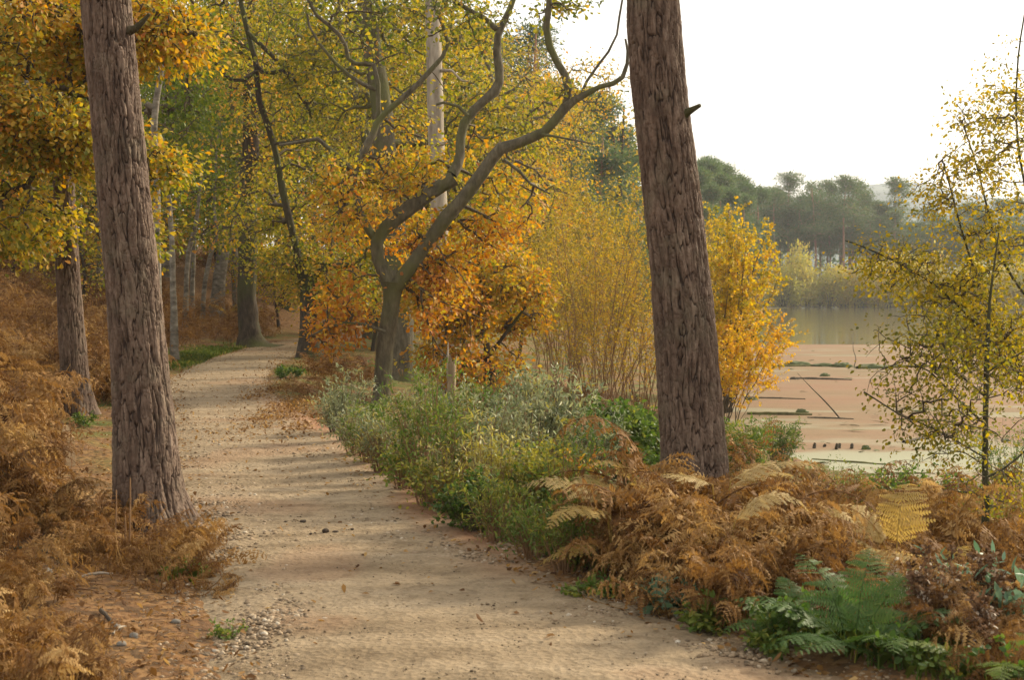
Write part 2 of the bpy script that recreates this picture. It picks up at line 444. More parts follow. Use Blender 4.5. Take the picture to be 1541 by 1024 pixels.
xa = np.linspace(3, 130, 330); ya = np.linspace(10, 70.5, 300)
Xa, Ya = np.meshgrid(xa, ya)
edge_y = 68.6 + 1.2 * (fbm(Xa * .06, 0, 0, 40, 3) - .5) + .5 * (fbm(Xa * .5, 0, 0, 41, 2) - .5)
Ya = np.minimum(Ya, edge_y)
Za = WATER + .012 + .012 * (fbm(Xa * .8, Ya * .8, 0, 42, 3) - .5)
pale = (.38 + .35 * np.exp(-((Ya - 22.5) / 2.5) ** 2)) * sst(.62, .76, fbm(Xa * .35, Ya * .8, 0, 43, 4) + .32 * np.exp(-((Ya - 22.5) / 2.2) ** 2) + .10 * np.exp(-((Ya - 32) / 3.0) ** 2) - .02)
hole = (fbm(Xa * .45 + 9, Ya * 1.3, 0, 44, 3) > .92)
I = (np.arange(299)[:, None] * 330 + np.arange(329)[None, :]).reshape(-1)
keep = ~(hole.reshape(-1)[I]) & ((Ya.reshape(-1)[I + 330] - Ya.reshape(-1)[I]) > .01)
Q = np.stack([I, I + 1, I + 331, I + 330], -1)[keep]
me = new_mesh('algae_scum', np.stack([Xa, Ya, Za], -1).reshape(-1, 3), Q, m, {'pale': ('POINT', pale.ravel())}, True)
tag(link('algae_scum', me), 'pinkish brown scum of floating weed over the near half of the lake', kind='stuff')

# ================================================================ far hill
hx = np.linspace(-500, 1300, 300); hy = np.linspace(640, 1380, 110)
Xh, Yh = np.meshgrid(hx, hy)
prof = 62 * np.exp(-((Xh - 232) / 120.0) ** 2) + 52 * np.exp(-((Xh - 420) / 260.0) ** 2) + 35 * np.exp(-((Xh + 250) / 300.) ** 2)
prof *= .74
Zh = -4 + prof * sst(640, 940, Yh) * (1 - .6 * sst(1000, 1400, Yh)) + 5.5 * (fbm(Xh * .03, Yh * .03, 0, 50, 4) - .5) + 2.5 * vnoise(Xh * .16, Yh * .16, 0, 51)
I = (np.arange(109)[:, None] * 300 + np.arange(299)[None, :]).reshape(-1)
M_HILL = mat_tint('far_wooded_hill', [(.25, (.04, .075, .075)), (.6, (.065, .10, .095)), (.85, (.10, .12, .08))], scale=.05, var=1.0)  # blue of the distance haze is painted into the hill's woodland colour
me = new_mesh('hills', np.stack([Xh, Yh, Zh], -1).reshape(-1, 3), np.stack([I, I + 1, I + 301, I + 300], -1), M_HILL, {'tint': ('FACE', np.full(len(I), .5))}, True)
tag(link('hills', me), 'low wooded hill beyond the lake', kind='structure')
# ================================================================ leaves
SHAPES = {   # half outline from stalk to tip: (along, half width)
    'oval': [(0, 0), (.3, .30), (.7, .26), (1, 0)],
    'oak': [(0, 0), (.38, .22), (.74, .33), (1, 0)],
    'lance': [(0, 0), (.3, .13), (.65, .11), (1, 0)],
    'round': [(0, 0), (.3, .42), (.72, .36), (1, 0)],
    'needle': [(0, 0.02), (.3, .05), (.7, .05), (1, 0.01)],
}
def leaves(mb, pos, axis_, size, tint, shape='oval', up=.6, fold=.35, curl=.25, rng=RNG, nb=None):
    """adds one folded leaf (two quads) per row of POS, its midrib along AXIS_"""
    n = len(pos)
    if not n: return
    a = nrm(axis_)
    nr = rng.normal(size=(n, 3)); nr[:, 2] = np.abs(nr[:, 2]) + up
    if nb is not None: nr = nr * .75 + nb
    b = nrm(np.cross(a, nr)); c = np.cross(b, a)
    size = np.broadcast_to(np.asarray(size, float), (n,))
    (s1, w1), (s2, w2) = SHAPES[shape][1], SHAPES[shape][2]
    cu = curl * rng.normal(size=n)
    def pt(s, w, side):
        z = fold * w - cu * s * s * .5
        return pos + size[:, None] * (a * s + b * (w * side) + c * z[:, None])
    V = np.stack([pt(0, 0, 0), pt(s1, w1, 1), pt(s2, w2, 1), pt(1, 0, 0), pt(s2, w2, -1), pt(s1, w1, -1)], 1).reshape(-1, 3)
    i = np.arange(n)[:, None] * 6
    Q = np.concatenate([i + np.array([[0, 1, 2, 3]]), i + np.array([[0, 3, 4, 5]])], 0)
    mb.add(V, Q, np.concatenate([tint, tint]))

def blobs(ells, n, lump=.0, seed=0, rng=RNG, shell=.0):
    """n points inside a union of ellipsoids [(centre, radii, weight)], thinned by noise into clumps"""
    w = np.array([e[2] if len(e) > 2 else e[1][0] * e[1][1] * e[1][2] for e in ells], float); w /= w.sum()
    out = []
    while sum(map(len, out)) < n:
        m = n * 2
        k = rng.choice(len(ells), m, p=w)
        d = nrm(rng.normal(size=(m, 3))); r = rng.random(m) ** (1 / 3.)
        r = shell + (1 - shell) * r
        c = np.array([e[0] for e in ells])[k]; rr = np.array([e[1] for e in ells])[k]
        p = c + d * r[:, None] * rr
        if lump:
            q = fbm(p[:, 0] * lump, p[:, 1] * lump, p[:, 2] * lump * 1.3, seed, 2)
            p = p[q > np.quantile(q, .42)]
        out.append(p)
    return np.concatenate(out)[:n]

# ================================================================ branch growth
def attach(limbs, clusters, rt=.006, wander=.10, step=.3, w_len=.25, rng=RNG, rmax=.09, lift=.06):
    """grows twigs from the limbs to every cluster, nearest first; returns tube V, Q and each cluster's arriving direction"""
    P = np.concatenate([l[0] for l in limbs]); Rl = np.concatenate([l[1] for l in limbs])
    nl = len(P)
    C = clusters
    d0 = np.array([np.min(np.sum((P - c) ** 2, 1)) for c in C])
    order = np.argsort(d0)
    cap = nl + len(C) * 16
    N = np.zeros((cap, 3)); N[:nl] = P; Ln = np.zeros(cap); par = np.full(cap, -1); n = nl
    rid = np.zeros(cap, int); rid[:nl] = np.repeat(np.arange(len(limbs)), [len(l[0]) for l in limbs])
    chains = []; tip = np.zeros(len(C), int)
    for ci in order:
        c = C[ci]
        d = np.sqrt(np.sum((N[:n] - c) ** 2, 1)); j = int(np.argmin(d + w_len * Ln[:n]))
        D = d[j]; K = int(min(14, max(2, round(D / step))))
        t = np.arange(1, K + 1)[:, None] / K
        o = rng.normal(size=3) * wander * D; o[2] += lift * D
        o2 = rng.normal(size=3) * wander * D * .5
        pts = N[j] * (1 - t) + c * t + o * np.sin(math.pi * t) * (1 - .3 * t) + o2 * np.sin(2 * math.pi * t)
        if n + K >= cap: break
        N[n:n + K] = pts; Ln[n:n + K] = Ln[j] + D * t[:, 0]
        rid[n:n + K] = rid[j]; par[n] = j; par[n + 1:n + K] = np.arange(n, n + K - 1)
        chains.append((j, n, K)); tip[ci] = n + K - 1; n += K
    cnt = np.ones(n)
    for i in range(n - 1, nl - 1, -1): cnt[par[i]] += cnt[i]
    rad = np.minimum(rt * cnt ** .45, rmax)
    groups = {}
    for (j, s, K) in chains: groups.setdefault(K, []).append((j, s))
    mb = []
    for K, L_ in groups.items():
        idx = np.array([[j] + list(range(s, s + K)) for j, s in L_])
        rr = rad[idx]; rr[:, 0] = rr[:, 1]; rr[:, -1] *= .6
        mb.append((N[idx], rr, rid[idx[:, 1]]))
    dirs = nrm(N[tip] - N[np.maximum(par[tip], 0)])
    return mb, dirs

def limb(pts, rads, n=None, knob=0.0, step=.22, rng=RNG):
    pts = np.asarray(pts, float)
    L_ = np.sum(np.linalg.norm(np.diff(pts, axis=0), axis=1))
    n = n or max(4, int(L_ / step))
    P = spline(pts, n); rr = np.interp(np.linspace(0, len(pts) - 1, n), np.arange(len(pts)), rads)
    if knob:
        P[1:-1] += rng.normal(size=(n - 2, 3)) * knob * rr[1:-1, None]
        rr = rr * (1 + knob * rng.normal(size=n) * .5)
    return P, rr

def limb_mesh(mb, lb, n=10, rough=.08, seed=0, flare=0.0, cap=True):
    P, rr = lb
    rr = rr.copy()
    if flare: rr[:4] *= 1 + flare * np.array([1, .55, .25, .08])[:len(rr[:4])]
    V, Q = tubes(P[None], rr[None], n)
    c = np.repeat(P, n, 0)
    q = fbm(V[:, 0] * 4, V[:, 1] * 4, V[:, 2] * 2.2, seed, 3) - .5
    V = c + (V - c) * (1 + rough * 4 * q)[:, None]
    mb.add(V, Q)
    if cap: mb.add(V[-n:], np.arange(n)[None, :])

def make_tree(name, label, cat, base, limbs, ells, ncl, leaf, m_bark, m_twig, m_leaf, group=None, lump=.9, seed=1, rt=.006, nseg=10, flare=.5,
              tgrad=None, twig_n=4, step=.3, rmax=.09, extra=None, shell=0.0, rough=.08):
    """limbs[0] is the trunk; leaf = dict(n, size, r, shape, tint, tv, flat)"""
    rng = np.random.default_rng(seed)
    base = np.asarray(base, float)
    root = empty(name, base, label, cat, group)
    t = MB(); limb_mesh(t, limbs[0], nseg, rough, seed, flare)
    t.build('trunk', m_bark, root, base, True)
    tb = []
    if ncl:
        C = blobs(ells, ncl, lump, seed, rng, shell)
        if extra is not None: C = np.concatenate([C, extra])
        tb, dirs = attach(limbs, C, rt, step=step, rng=rng, rmax=rmax)
        f = MB(); foliage(f, C, dirs, leaf, rng, tgrad)
        f.build('crown', m_leaf, root, base)
    for i, lb in enumerate(limbs):          # every limb is a part, with the twigs that grow from it
        b = MB()
        if i: limb_mesh(b, lb, max(6, nseg - 3), rough, seed + i, 0)
        for k in b.T: b.T[k] = [v * 0 for v in b.T[k]]
        for P, rr, r_ in tb:
            s = r_ == i
            if s.any(): b.add(*tubes(P[s], rr[s], twig_n), 1.0)
        if b.n:
            o = b.build('branch' if i else 'branchwork', m_bark if i else m_twig, root, base, True)
            if i and m_twig:
                me = o.data; me.materials.append(m_twig); v = np.zeros(len(me.polygons), np.float32); me.attributes['tint'].data.foreach_get('value', v)
                me.polygons.foreach_set('material_index', (v > .5).astype(np.int32))
    return root

def foliage(f, C, dirs, leaf, rng, tgrad=None):
    k = leaf['n']; n = len(C) * k
    ci = np.repeat(np.arange(len(C)), k)
    r = leaf['r'] * (.6 + .8 * rng.random(len(C)))[ci]
    o = rng.normal(size=(n, 3)) * r[:, None] * np.array([1, 1, leaf.get('flat', .6)]) * .55
    pos = C[ci] + o
    ax = nrm(o) * .8 + dirs[ci] * .5 + rng.normal(size=(n, 3)) * .5 + np.array([0, 0, -leaf.get('droop', .35)])
    tint = leaf['tint'] + leaf.get('tc', .13) * rng.normal(size=len(C))[ci] + leaf['tv'] * rng.normal(size=n)
    if tgrad is not None: tint = tint + tgrad(pos)
    size = leaf['size'] * (.6 + .7 * rng.random(n))
    nb = (nrm(dirs + rng.normal(size=dirs.shape) * .6 + [0, 0, .5]) * leaf.get('coh', 1.2))[ci]
    leaves(f, pos, ax, size, np.clip(tint, 0.02, .98), leaf['shape'], up=leaf.get('up', .6), rng=rng, nb=nb)

def make_shrub(name, label, cat, base, stems, leaf, m_stem, m_leaf, group=None, seed=1, side=6, side_l=.5, rs=.012, from_t=.25, nodes_=9, top_r=.25):
    """many stems from the base; side twigs; leaves along the twigs. stems: (m,k,3) polylines"""
    rng = np.random.default_rng(seed)
    base = np.asarray(base, float); root = empty(name, base, label, cat, group)
    S = np.asarray(stems, float); m, k, _ = S.shape
    rr = rs * np.linspace(1, top_r, k)[None, :] * (.6 + .8 * rng.random(m))[:, None]
    b = MB(); b.add(*tubes(S, rr, 5))
    nt = m * side
    si = np.repeat(np.arange(m), side)
    tt = from_t + (1 - from_t) * rng.random(nt) ** .8
    q = tt * (k - 1); i0 = np.minimum(q.astype(int), k - 2); fr = (q - i0)[:, None]
    o = S[si, i0] * (1 - fr) + S[si, i0 + 1] * fr
    tang = nrm(S[si, i0 + 1] - S[si, i0])
    d = nrm(tang * .9 + rng.normal(size=(nt, 3)) * .75 + np.array([0, 0, .12]))
    ln = side_l * (.5 + rng.random(nt)) * (1.15 - .6 * tt)
    s = np.linspace(0, 1, 4)[None, :, None]
    bend = rng.normal(size=(nt, 1, 3)) * .12
    T = o[:, None] + d[:, None] * s * ln[:, None, None] + (bend + np.array([0, 0, -leaf.get('sag', .1)])) * s * s * ln[:, None, None]
    tr = (rs * .35 * (1.1 - .7 * tt))[:, None] * np.linspace(1, .35, 4)[None, :]
    b.add(*tubes(T, tr, 3)); b.build('stems', m_stem, root, base, True)
    f = MB(); kk = leaf['n']
    ti = np.repeat(np.arange(nt), kk); n = len(ti)
    u = rng.random(n) ** .7 * 2.999; j = u.astype(int); fr = (u - j)[:, None]
    pos = T[ti, j] * (1 - fr) + T[ti, j + 1] * fr
    ax = nrm(T[ti, j + 1] - T[ti, j]) * .7 + rng.normal(size=(n, 3)) * .75 + np.array([0, 0, -leaf.get('droop', .25)])
    pos = pos + rng.normal(size=(n, 3)) * leaf['size'] * .3
    tint = leaf['tint'] + leaf.get('tc', .12) * rng.normal(size=nt)[ti] + leaf['tv'] * rng.normal(size=n)
    leaves(f, pos, ax, leaf['size'] * (.55 + .8 * rng.random(n)), np.clip(tint, .02, .98), leaf['shape'], up=leaf.get('up', .6), rng=rng)
    f.build('foliage', m_leaf, root, base)
    return root

def fan_stems(base, m, h, spread, rng, k=6, lean=(0, 0), wig=.05, foot=.15, hv=.35):
    """m stems rising from a foot patch and fanning outwards"""
    a = rng.random(m) * 2 * math.pi; r = np.sqrt(rng.random(m))
    foot_p = np.stack([np.cos(a) * r * foot, np.sin(a) * r * foot, np.zeros(m)], -1)
    out = np.stack([np.cos(a) * r * spread + lean[0], np.sin(a) * r * spread + lean[1], h * (1 - hv * rng.random(m)) * (1 - .18 * r)], -1)
    t = np.linspace(0, 1, k)[None, :, None]
    P = foot_p[:, None] + out[:, None] * np.concatenate([t ** 1.35, t ** 1.35, t], -1)
    P += np.cumsum(rng.normal(size=P.shape) * wig * h / k, 1) * np.array([1, 1, .3]) * (t > 0)
    return P + np.asarray(base)

# ================================================================ bracken
def frond(mb, L_, Wd, npair, npl, a0, a1, az, org, curl=.8, twist=.6, tint=.5, tv=.08, miss=.1, stipe=.3, rng=RNG, sag=.2, pw=.15, quad=True):
    """a feathered fern blade: a bent midrib with paired, toothed side leaves"""
    K = 24
    s = np.linspace(0, 1, K)
    el = a0 + (a1 - a0) * s ** 1.5
    az_s = az + rng.normal() * .5 * s ** 2
    st = L_ / (K - 1)
    T = np.stack([np.cos(el) * np.cos(az_s), np.cos(el) * np.sin(az_s), np.sin(el)], -1)
    P = np.asarray(org) + np.concatenate([[np.zeros(3)], np.cumsum(T[:-1] * st, 0)])
    roll = rng.normal() * .4 * twist
    lat0 = np.stack([-np.sin(az_s), np.cos(az_s), np.zeros(K)], -1)
    nor0 = np.cross(T, lat0)
    lat = nrm(lat0 * math.cos(roll) + nor0 * math.sin(roll)); nor = np.cross(T, lat)
    V, Q = tubes(P[None], (np.linspace(.0045, .0012, K) * (L_ / .7))[None], 3)
    mb.add(V, Q, np.clip(tint - .12, 0, 1))
    i = np.arange(npair); sp = stipe + (1 - stipe) * (i + .6) / (npair + .3)
    x = (sp - stipe) / (1 - stipe)
    lp = Wd * (1.02 - x) ** .8 * (.55 + .45 * np.minimum(1, x * 5))
    sp = np.repeat(sp, 2) + rng.normal(size=2 * npair) * .006; side = np.tile([1., -1.], npair); lp = np.repeat(lp, 2) * (.8 + .35 * rng.random(2 * npair))
    keep = rng.random(2 * npair) > miss
    sp, side, lp = sp[keep], side[keep], lp[keep]; m = len(sp)
    if not m: return
    q = np.clip(sp, 0, 1) * (K - 1); i0 = np.minimum(q.astype(int), K - 2); fr = (q - i0)[:, None]
    pick = lambda A: A[i0] * (1 - fr) + A[i0 + 1] * fr
    B, TT, LL, NN = pick(P), nrm(pick(T)), nrm(pick(lat)), nrm(pick(nor))
    fw = .38 + .2 * rng.normal(size=m) * twist
    dirn = nrm(LL * side[:, None] + TT * fw[:, None])
    cv = curl * (.4 + 1.0 * rng.random(m)); tw = rng.normal(size=m) * twist
    bd = nrm(np.cross(dirn, NN)); bd = nrm(bd * np.cos(tw)[:, None] + NN * np.sin(tw)[:, None])
    # bending direction of a pinna: down along -normal mixed with gravity
    dn = nrm(-NN * .5 + np.array([0, 0, -1.0]) + rng.normal(size=(m, 3)) * .35 * twist)
    j = np.arange(npl + 1) / npl
    ang = cv[:, None] * j[None, :]
    c1 = np.where(cv[:, None] > 1e-3, np.sin(ang) / np.maximum(cv[:, None], 1e-3), j); c2 = (1 - np.cos(ang)) / np.maximum(cv[:, None], 1e-3)
    AX = B[:, None] + lp[:, None, None] * (dirn[:, None] * c1[..., None] + dn[:, None] * c2[..., None])
    wp = lp[:, None] * pw * 1.15 * (1 - j[None, :-1]) ** .7 + .004
    ta = nrm(AX[:, 1:] - AX[:, :-1]); mid = .5 * (AX[:, 1:] + AX[:, :-1]); hl = .5 * np.linalg.norm(AX[:, 1:] - AX[:, :-1], axis=-1, keepdims=True)
    jit = rng.normal(size=(m, npl, 1)) * .5 * twist
    for sg in (1, -1):
        pd = nrm(bd[:, None] * sg + ta * .35 + dn[:, None] * (.35 * twist + jit))
        a = mid - ta * hl * .85; c = mid + ta * hl * .85
        tip = mid + pd * wp[..., None] * (.8 + .4 * rng.random((m, npl, 1)))
        if quad:
            h1 = mid * .45 + tip * .55 - ta * hl * .62; h2 = mid * .35 + tip * .65 + ta * hl * .55
            Vx = np.stack([a, h1, tip, h2, c], 2).reshape(-1, 3); k = 5
        else:
            Vx = np.stack([a, tip, c], 2).reshape(-1, 3); k = 3
        n = m * npl
        mb.add(Vx, np.arange(n * k).reshape(n, k), np.clip(tint + np.repeat(rng.normal(size=m) * tv, npl) + rng.normal(size=n) * tv * .6, .02, .98))

def bracken_mesh(nf, h, seed, dead=1.0, tint=.5, npair=13, npl=9, spread=.32, lw=(.6, .2), up=(55, 85), drop=(-75, -20), quad=True, miss=.12, twist=None, curl=None, Lr=(.7, .45)):
    rng = np.random.default_rng(seed); mb = MB()
    for i in range(nf):
        az = rng.random() * 2 * math.pi; r = spread * math.sqrt(rng.random())
        o = np.array([math.cos(az) * r, math.sin(az) * r, -.02])
        z = h * (.12 + .55 * rng.random() ** 1.2) * (.55 if r > spread * .6 else 1)
        lean = np.array([math.cos(az), math.sin(az), 0]) * .22 * z * rng.random() * 2 + rng.normal(size=3) * .05 * z
        top = o + lean + np.array([0, 0, z])
        t = np.linspace(0, 1, 5)[:, None]
        S = o * (1 - t) + top * t + lean * .3 * np.sin(t * math.pi)
        mb.add(*tubes(S[None], np.linspace(.0055, .004, 5)[None], 4), .3 + .25 * rng.random())
        nb = 1 + (rng.random() < .45) + (rng.random() < .3)
        for b in range(nb):
            a = az + rng.normal() * (.5 + .9 * b)
            L_ = h * (Lr[0] + Lr[1] * rng.random())
            k = 4 if b == 0 else 2
            frond(mb, L_, L_ * (lw[0] + lw[1] * rng.random()) * .6, npair, npl, R(rng.uniform(*up)), R(rng.uniform(*drop)), a, S[k], curl=(1.3 * dead + .15) if curl is None else curl,
                  twist=(.9 * dead + .12) if twist is None else twist, tint=tint + rng.normal() * .17, tv=.08, miss=miss, stipe=.06, rng=rng, quad=quad)
    for i in range(max(2, nf // 2)):
        az = rng.random() * 6.28; r = spread * 1.2 * math.sqrt(rng.random()); el = R(rng.uniform(20, 88)); o = np.array([math.cos(az) * r, math.sin(az) * r, -.02]); L_ = h * rng.uniform(.4, 1.0)
        a2 = az + rng.normal() * 1.2; dv = np.array([math.cos(a2) * math.cos(el), math.sin(a2) * math.cos(el), math.sin(el)])
        S = o + dv * L_ * np.linspace(0, 1, 4)[:, None] + rng.normal(size=(4, 3)) * .01
        mb.add(*tubes(S[None], np.linspace(.005, .003, 4)[None], 4), .55 + .3 * rng.random())
    return mb
# ================================================================ palettes
OAK = [(0, (.05, .075, .013)), (.2, (.14, .155, .018)), (.38, (.28, .25, .035)), (.55, (.47, .325, .05)), (.72, (.50, .245, .042)), (.88, (.42, .16, .026)), (1, (.24, .095, .03))]
M_OAK = mat_leaf('oak_leaf', OAK, .5)
M_GOLD = mat_leaf('birch_leaf', [(0, (.13, .15, .018)), (.3, (.32, .27, .025)), (.6, (.55, .38, .032)), (1, (.54, .27, .035))], .48)
M_GREEN = mat_leaf('green_leaf', [(0, (.035, .06, .010)), (.35, (.095, .13, .02)), (.65, (.19, .20, .025)), (1, (.38, .31, .035))], .48)
M_ALDER = mat_leaf('alder_leaf', [(0, (.06, .08, .015)), (.4, (.15, .15, .024)), (.7, (.32, .25, .03)), (1, (.48, .32, .035))], .6)
M_SALLOW = mat_leaf('sallow_leaf', [(0, (.06, .085, .03)), (.35, (.13, .16, .075)), (.65, (.27, .29, .16)), (1, (.36, .31, .06))], .35, gloss=.4)
M_REED = mat_leaf('thicket_leaf', [(0, (.17, .15, .025)), (.4, (.37, .275, .042)), (.75, (.42, .25, .045)), (1, (.26, .12, .03))], .5)
M_FARBUSH = mat_leaf('carr_leaf', [(0, (.18, .20, .04)), (.4, (.42, .39, .085)), (.75, (.54, .43, .09)), (1, (.48, .30, .09))], .5)
M_FARNEEDLE = mat_leaf('far_needle', [(0, (.04, .075, .028)), (.5, (.09, .14, .05)), (.8, (.15, .17, .055)), (1, (.23, .18, .06))], .4)
M_NEEDLE = mat_leaf('pine_needle', [(0, (.026, .055, .022)), (.5, (.062, .11, .045)), (.8, (.10, .145, .055)), (1, (.12, .10, .03))], .2)
M_BRACK = mat_leaf('dead_bracken', [(0, (.065, .03, .012)), (.3, (.14, .068, .023)), (.55, (.232, .126, .043)), (.8, (.35, .215, .08)), (1, (.50, .345, .15))], .35, rough=.7, gloss=.15)
M_FERNY = mat_leaf('yellow_bracken', [(0, (.30, .205, .035)), (.5, (.39, .275, .085)), (1, (.43, .325, .145))], .45, rough=.65)
M_FERNG = mat_leaf('green_fern', [(0, (.03, .07, .015)), (.5, (.075, .14, .03)), (1, (.20, .24, .05))], .45)
M_HERB = mat_leaf('herb_leaf', [(0, (.03, .06, .012)), (.4, (.075, .13, .022)), (.75, (.16, .20, .04)), (1, (.34, .30, .05))], .4)
M_BLUE = mat_leaf('bluegreen_leaf', [(0, (.05, .10, .05)), (.5, (.12, .21, .12)), (1, (.24, .30, .20))], .3, gloss=.4)

M_BOAK = mat_bark('oak_bark', (.050, .042, .028), (.10, .085, .055), (.16, .135, .09), 7, 2.4, 1.0, moss=(.095, .095, .035))
M_BDARK = mat_bark('dark_bark', (.025, .019, .013), (.055, .041, .028), (.10, .078, .052), 7, 2.0, 1.0, moss=(.06, .062, .02))
M_BPALE = mat_bark('bare_wood', (.16, .13, .095), (.28, .24, .185), (.38, .335, .265), 6, 1.0, .35)
M_BBIRCH = mat_bark('birch_bark', (.05, .042, .03), (.16, .14, .108), (.29, .26, .21), 2.5, 5, .3)
M_TWIG = mat_bark('twig_bark', (.05, .038, .022), (.085, .066, .04), (.13, .105, .06), 20, 8, .2)
M_TWIGM = mat_bark('mossy_twig', (.07, .065, .03), (.115, .105, .045), (.16, .14, .07), 20, 8, .2)
M_STEMR = mat_bark('ruddy_stem', (.13, .07, .035), (.20, .115, .055), (.27, .165, .085), 20, 8, .2)
M_BPINE = mat_bark('far_pine_bark', (.16, .085, .055), (.28, .155, .10), (.36, .21, .14), 3, .8, .4)

def pl(pts, depth):
    d = np.broadcast_to(np.asarray(depth, float), (len(pts),)) if np.ndim(depth) == 0 else np.interp(np.linspace(0, 1, len(pts)), np.linspace(0, 1, len(depth)), depth)
    return np.array([at(p[0], p[1], dd) for p, dd in zip(pts, d)])
def E(px, py, depth, rx, ry, rz, w=None):
    c = at(px, py, depth); r = (rx / F * depth, rz, ry / F * depth)
    return (c, r, w if w else r[0] * r[1] * r[2])
def pxr(w, depth): return np.asarray(w, float) / F * depth / 2      # pixel width -> radius

# ================================================================ the two big pines and their neighbour: modelled bark
m, nt, out, N, L = nodes('pine_bark')
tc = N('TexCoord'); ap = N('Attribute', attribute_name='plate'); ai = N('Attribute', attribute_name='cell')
mp = N('Mapping'); mp.inputs['Scale'].default_value = (30, 30, 9); L(tc.outputs['Object'], mp.inputs[0])
n1 = N('TexNoise', Scale=1.0, Detail=8.0, Roughness=.68); L(mp.outputs[0], n1.inputs['Vector'])
n2 = N('TexNoise', Scale=120.0, Detail=3.0); L(tc.outputs['Object'], n2.inputs['Vector'])
ad = N('Math', operation='MULTIPLY_ADD'); L(ai.outputs['Fac'], ad.inputs[0]); ad.inputs[1].default_value = .35
s2 = N('Math', operation='SUBTRACT'); L(n1.outputs[0], s2.inputs[0]); s2.inputs[1].default_value = .17; L(s2.outputs[0], ad.inputs[2])
r1 = ramp(N, [(.26, (.045, .026, .017)), (.44, (.084, .053, .036)), (.6, (.142, .096, .068)), (.76, (.225, .165, .122))]); L(ad.outputs[0], r1.inputs[0])
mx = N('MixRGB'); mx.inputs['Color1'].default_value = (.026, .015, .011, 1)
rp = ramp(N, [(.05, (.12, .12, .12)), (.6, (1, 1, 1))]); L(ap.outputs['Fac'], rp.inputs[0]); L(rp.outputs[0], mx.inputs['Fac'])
n7 = N('TexNoise', Scale=3.2, Detail=6.0, Roughness=.7); L(tc.outputs['Object'], n7.inputs['Vector'])
r7 = ramp(N, [(.5, (0, 0, 0)), (.7, (.3, .3, .3))]); L(n7.outputs[0], r7.inputs[0])
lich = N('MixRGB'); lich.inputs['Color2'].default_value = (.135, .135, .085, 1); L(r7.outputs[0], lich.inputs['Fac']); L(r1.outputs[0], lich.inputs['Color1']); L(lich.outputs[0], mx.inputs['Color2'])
b1 = N('Bump', Strength=.7, Distance=.008); L(n1.outputs[0], b1.inputs['Height'])
b2 = N('Bump', Strength=.3, Distance=.002); L(n2.outputs[0], b2.inputs['Height']); L(b1.outputs[0], b2.inputs['Normal'])
p = N('BsdfPrincipled', Roughness=.85); p.inputs['Specular IOR Level'].default_value = .3
L(mx.outputs[0], p.inputs['Base Color']); L(b2.outputs[0], p.inputs['Normal']); L(p.outputs[0], out.inputs['Surface'])
M_PINE = m

def bark_trunk(pts, rads, ztop_fine, nth, ds, seed, depth=.02, cell=(.040, .24)):
    zs = np.concatenate([np.arange(0, ztop_fine, ds), np.arange(ztop_fine, 1e3, .12)])
    pts = np.asarray(pts, float)
    dense = spline(pts, 400); rr = np.interp(np.linspace(0, len(pts) - 1, 400), np.arange(len(pts)), rads)
    ar = np.concatenate([[0], np.cumsum(np.linalg.norm(np.diff(dense, axis=0), axis=1))])
    zs = zs[zs < ar[-1]]
    C = np.stack([np.interp(zs, ar, dense[:, i]) for i in range(3)], -1); rad = np.interp(zs, ar, rr)
    T = nrm(np.gradient(C, axis=0)); A = nrm(np.cross(T, np.array([0, 1.0, 0.02]))); B = np.cross(T, A)
    th = np.arange(nth) * 2 * math.pi / nth
    S, TH = np.meshgrid(zs, th, indexing='ij')
    cx, cyy = np.cos(TH), np.sin(TH)
    k = 1.75 * rads[len(rads) // 3] / cell[0]; mz = 1.45 / cell[1]
    wz = S * mz + 1.1 * (fbm(cx * 1.5, cyy * 1.5, S * 1.6, seed + 2, 2) - .5); tw = .10 * np.sin(S * 2.1 + seed) + .22 * (fbm(cx * 2, cyy * 2, S * 2.6, seed, 3) - .5)
    wob = fbm(cx * 1.6, cyy * 1.6, S * 3.2, seed + 21, 3) - .5
    ct, st = np.cos(TH + tw), np.sin(TH + tw)
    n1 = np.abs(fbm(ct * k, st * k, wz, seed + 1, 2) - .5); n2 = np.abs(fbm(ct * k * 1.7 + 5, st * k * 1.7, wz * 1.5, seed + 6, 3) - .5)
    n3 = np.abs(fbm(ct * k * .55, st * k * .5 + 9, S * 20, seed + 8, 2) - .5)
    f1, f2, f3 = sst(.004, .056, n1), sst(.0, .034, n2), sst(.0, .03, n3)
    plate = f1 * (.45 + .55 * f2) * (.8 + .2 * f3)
    cid = fbm(ct * k * .8, st * k * .8, wz * .8, seed + 30, 2)
    big = fbm(cx * 1.3, cyy * 1.3, S * .9, seed + 9, 3) - .5
    fine = fbm(cx * rads[0] * 60, cyy * rads[0] * 60, S * 28, seed + 11, 3) - .5
    disp = depth * (f1 - 1) + .45 * depth * (f2 - 1) * f1 + .38 * depth * (f3 - 1) * f1 + .35 * depth * (np.minimum(n1, .2) * 4 - .4) + .5 * depth * (np.floor(cid * 9) / 9 + .25 * (cid * 9 % 1) / 9 - .5) * 2 + .024 * big + .55 * depth * fine
    disp = disp + (.5 + .5 * np.cos(5 * TH + seed + 1.2 * wob)) * .34 * rads[0] * np.exp(-S / (.7 * rads[0])) + .08 * rads[0] * np.exp(-S / .35)
    rr2 = rad[:, None] + disp
    V = C[:, None] + rr2[..., None] * (cx[..., None] * A[:, None] + cyy[..., None] * B[:, None])
    n = len(zs)
    i = (np.arange(n - 1)[:, None] * nth + np.arange(nth)[None]).reshape(-1); i2 = (np.arange(n - 1)[:, None] * nth + (np.arange(nth)[None] + 1) % nth).reshape(-1)
    return V.reshape(-1, 3), np.stack([i, i2, i2 + nth, i + nth], -1), plate.ravel(), cid.ravel(), C

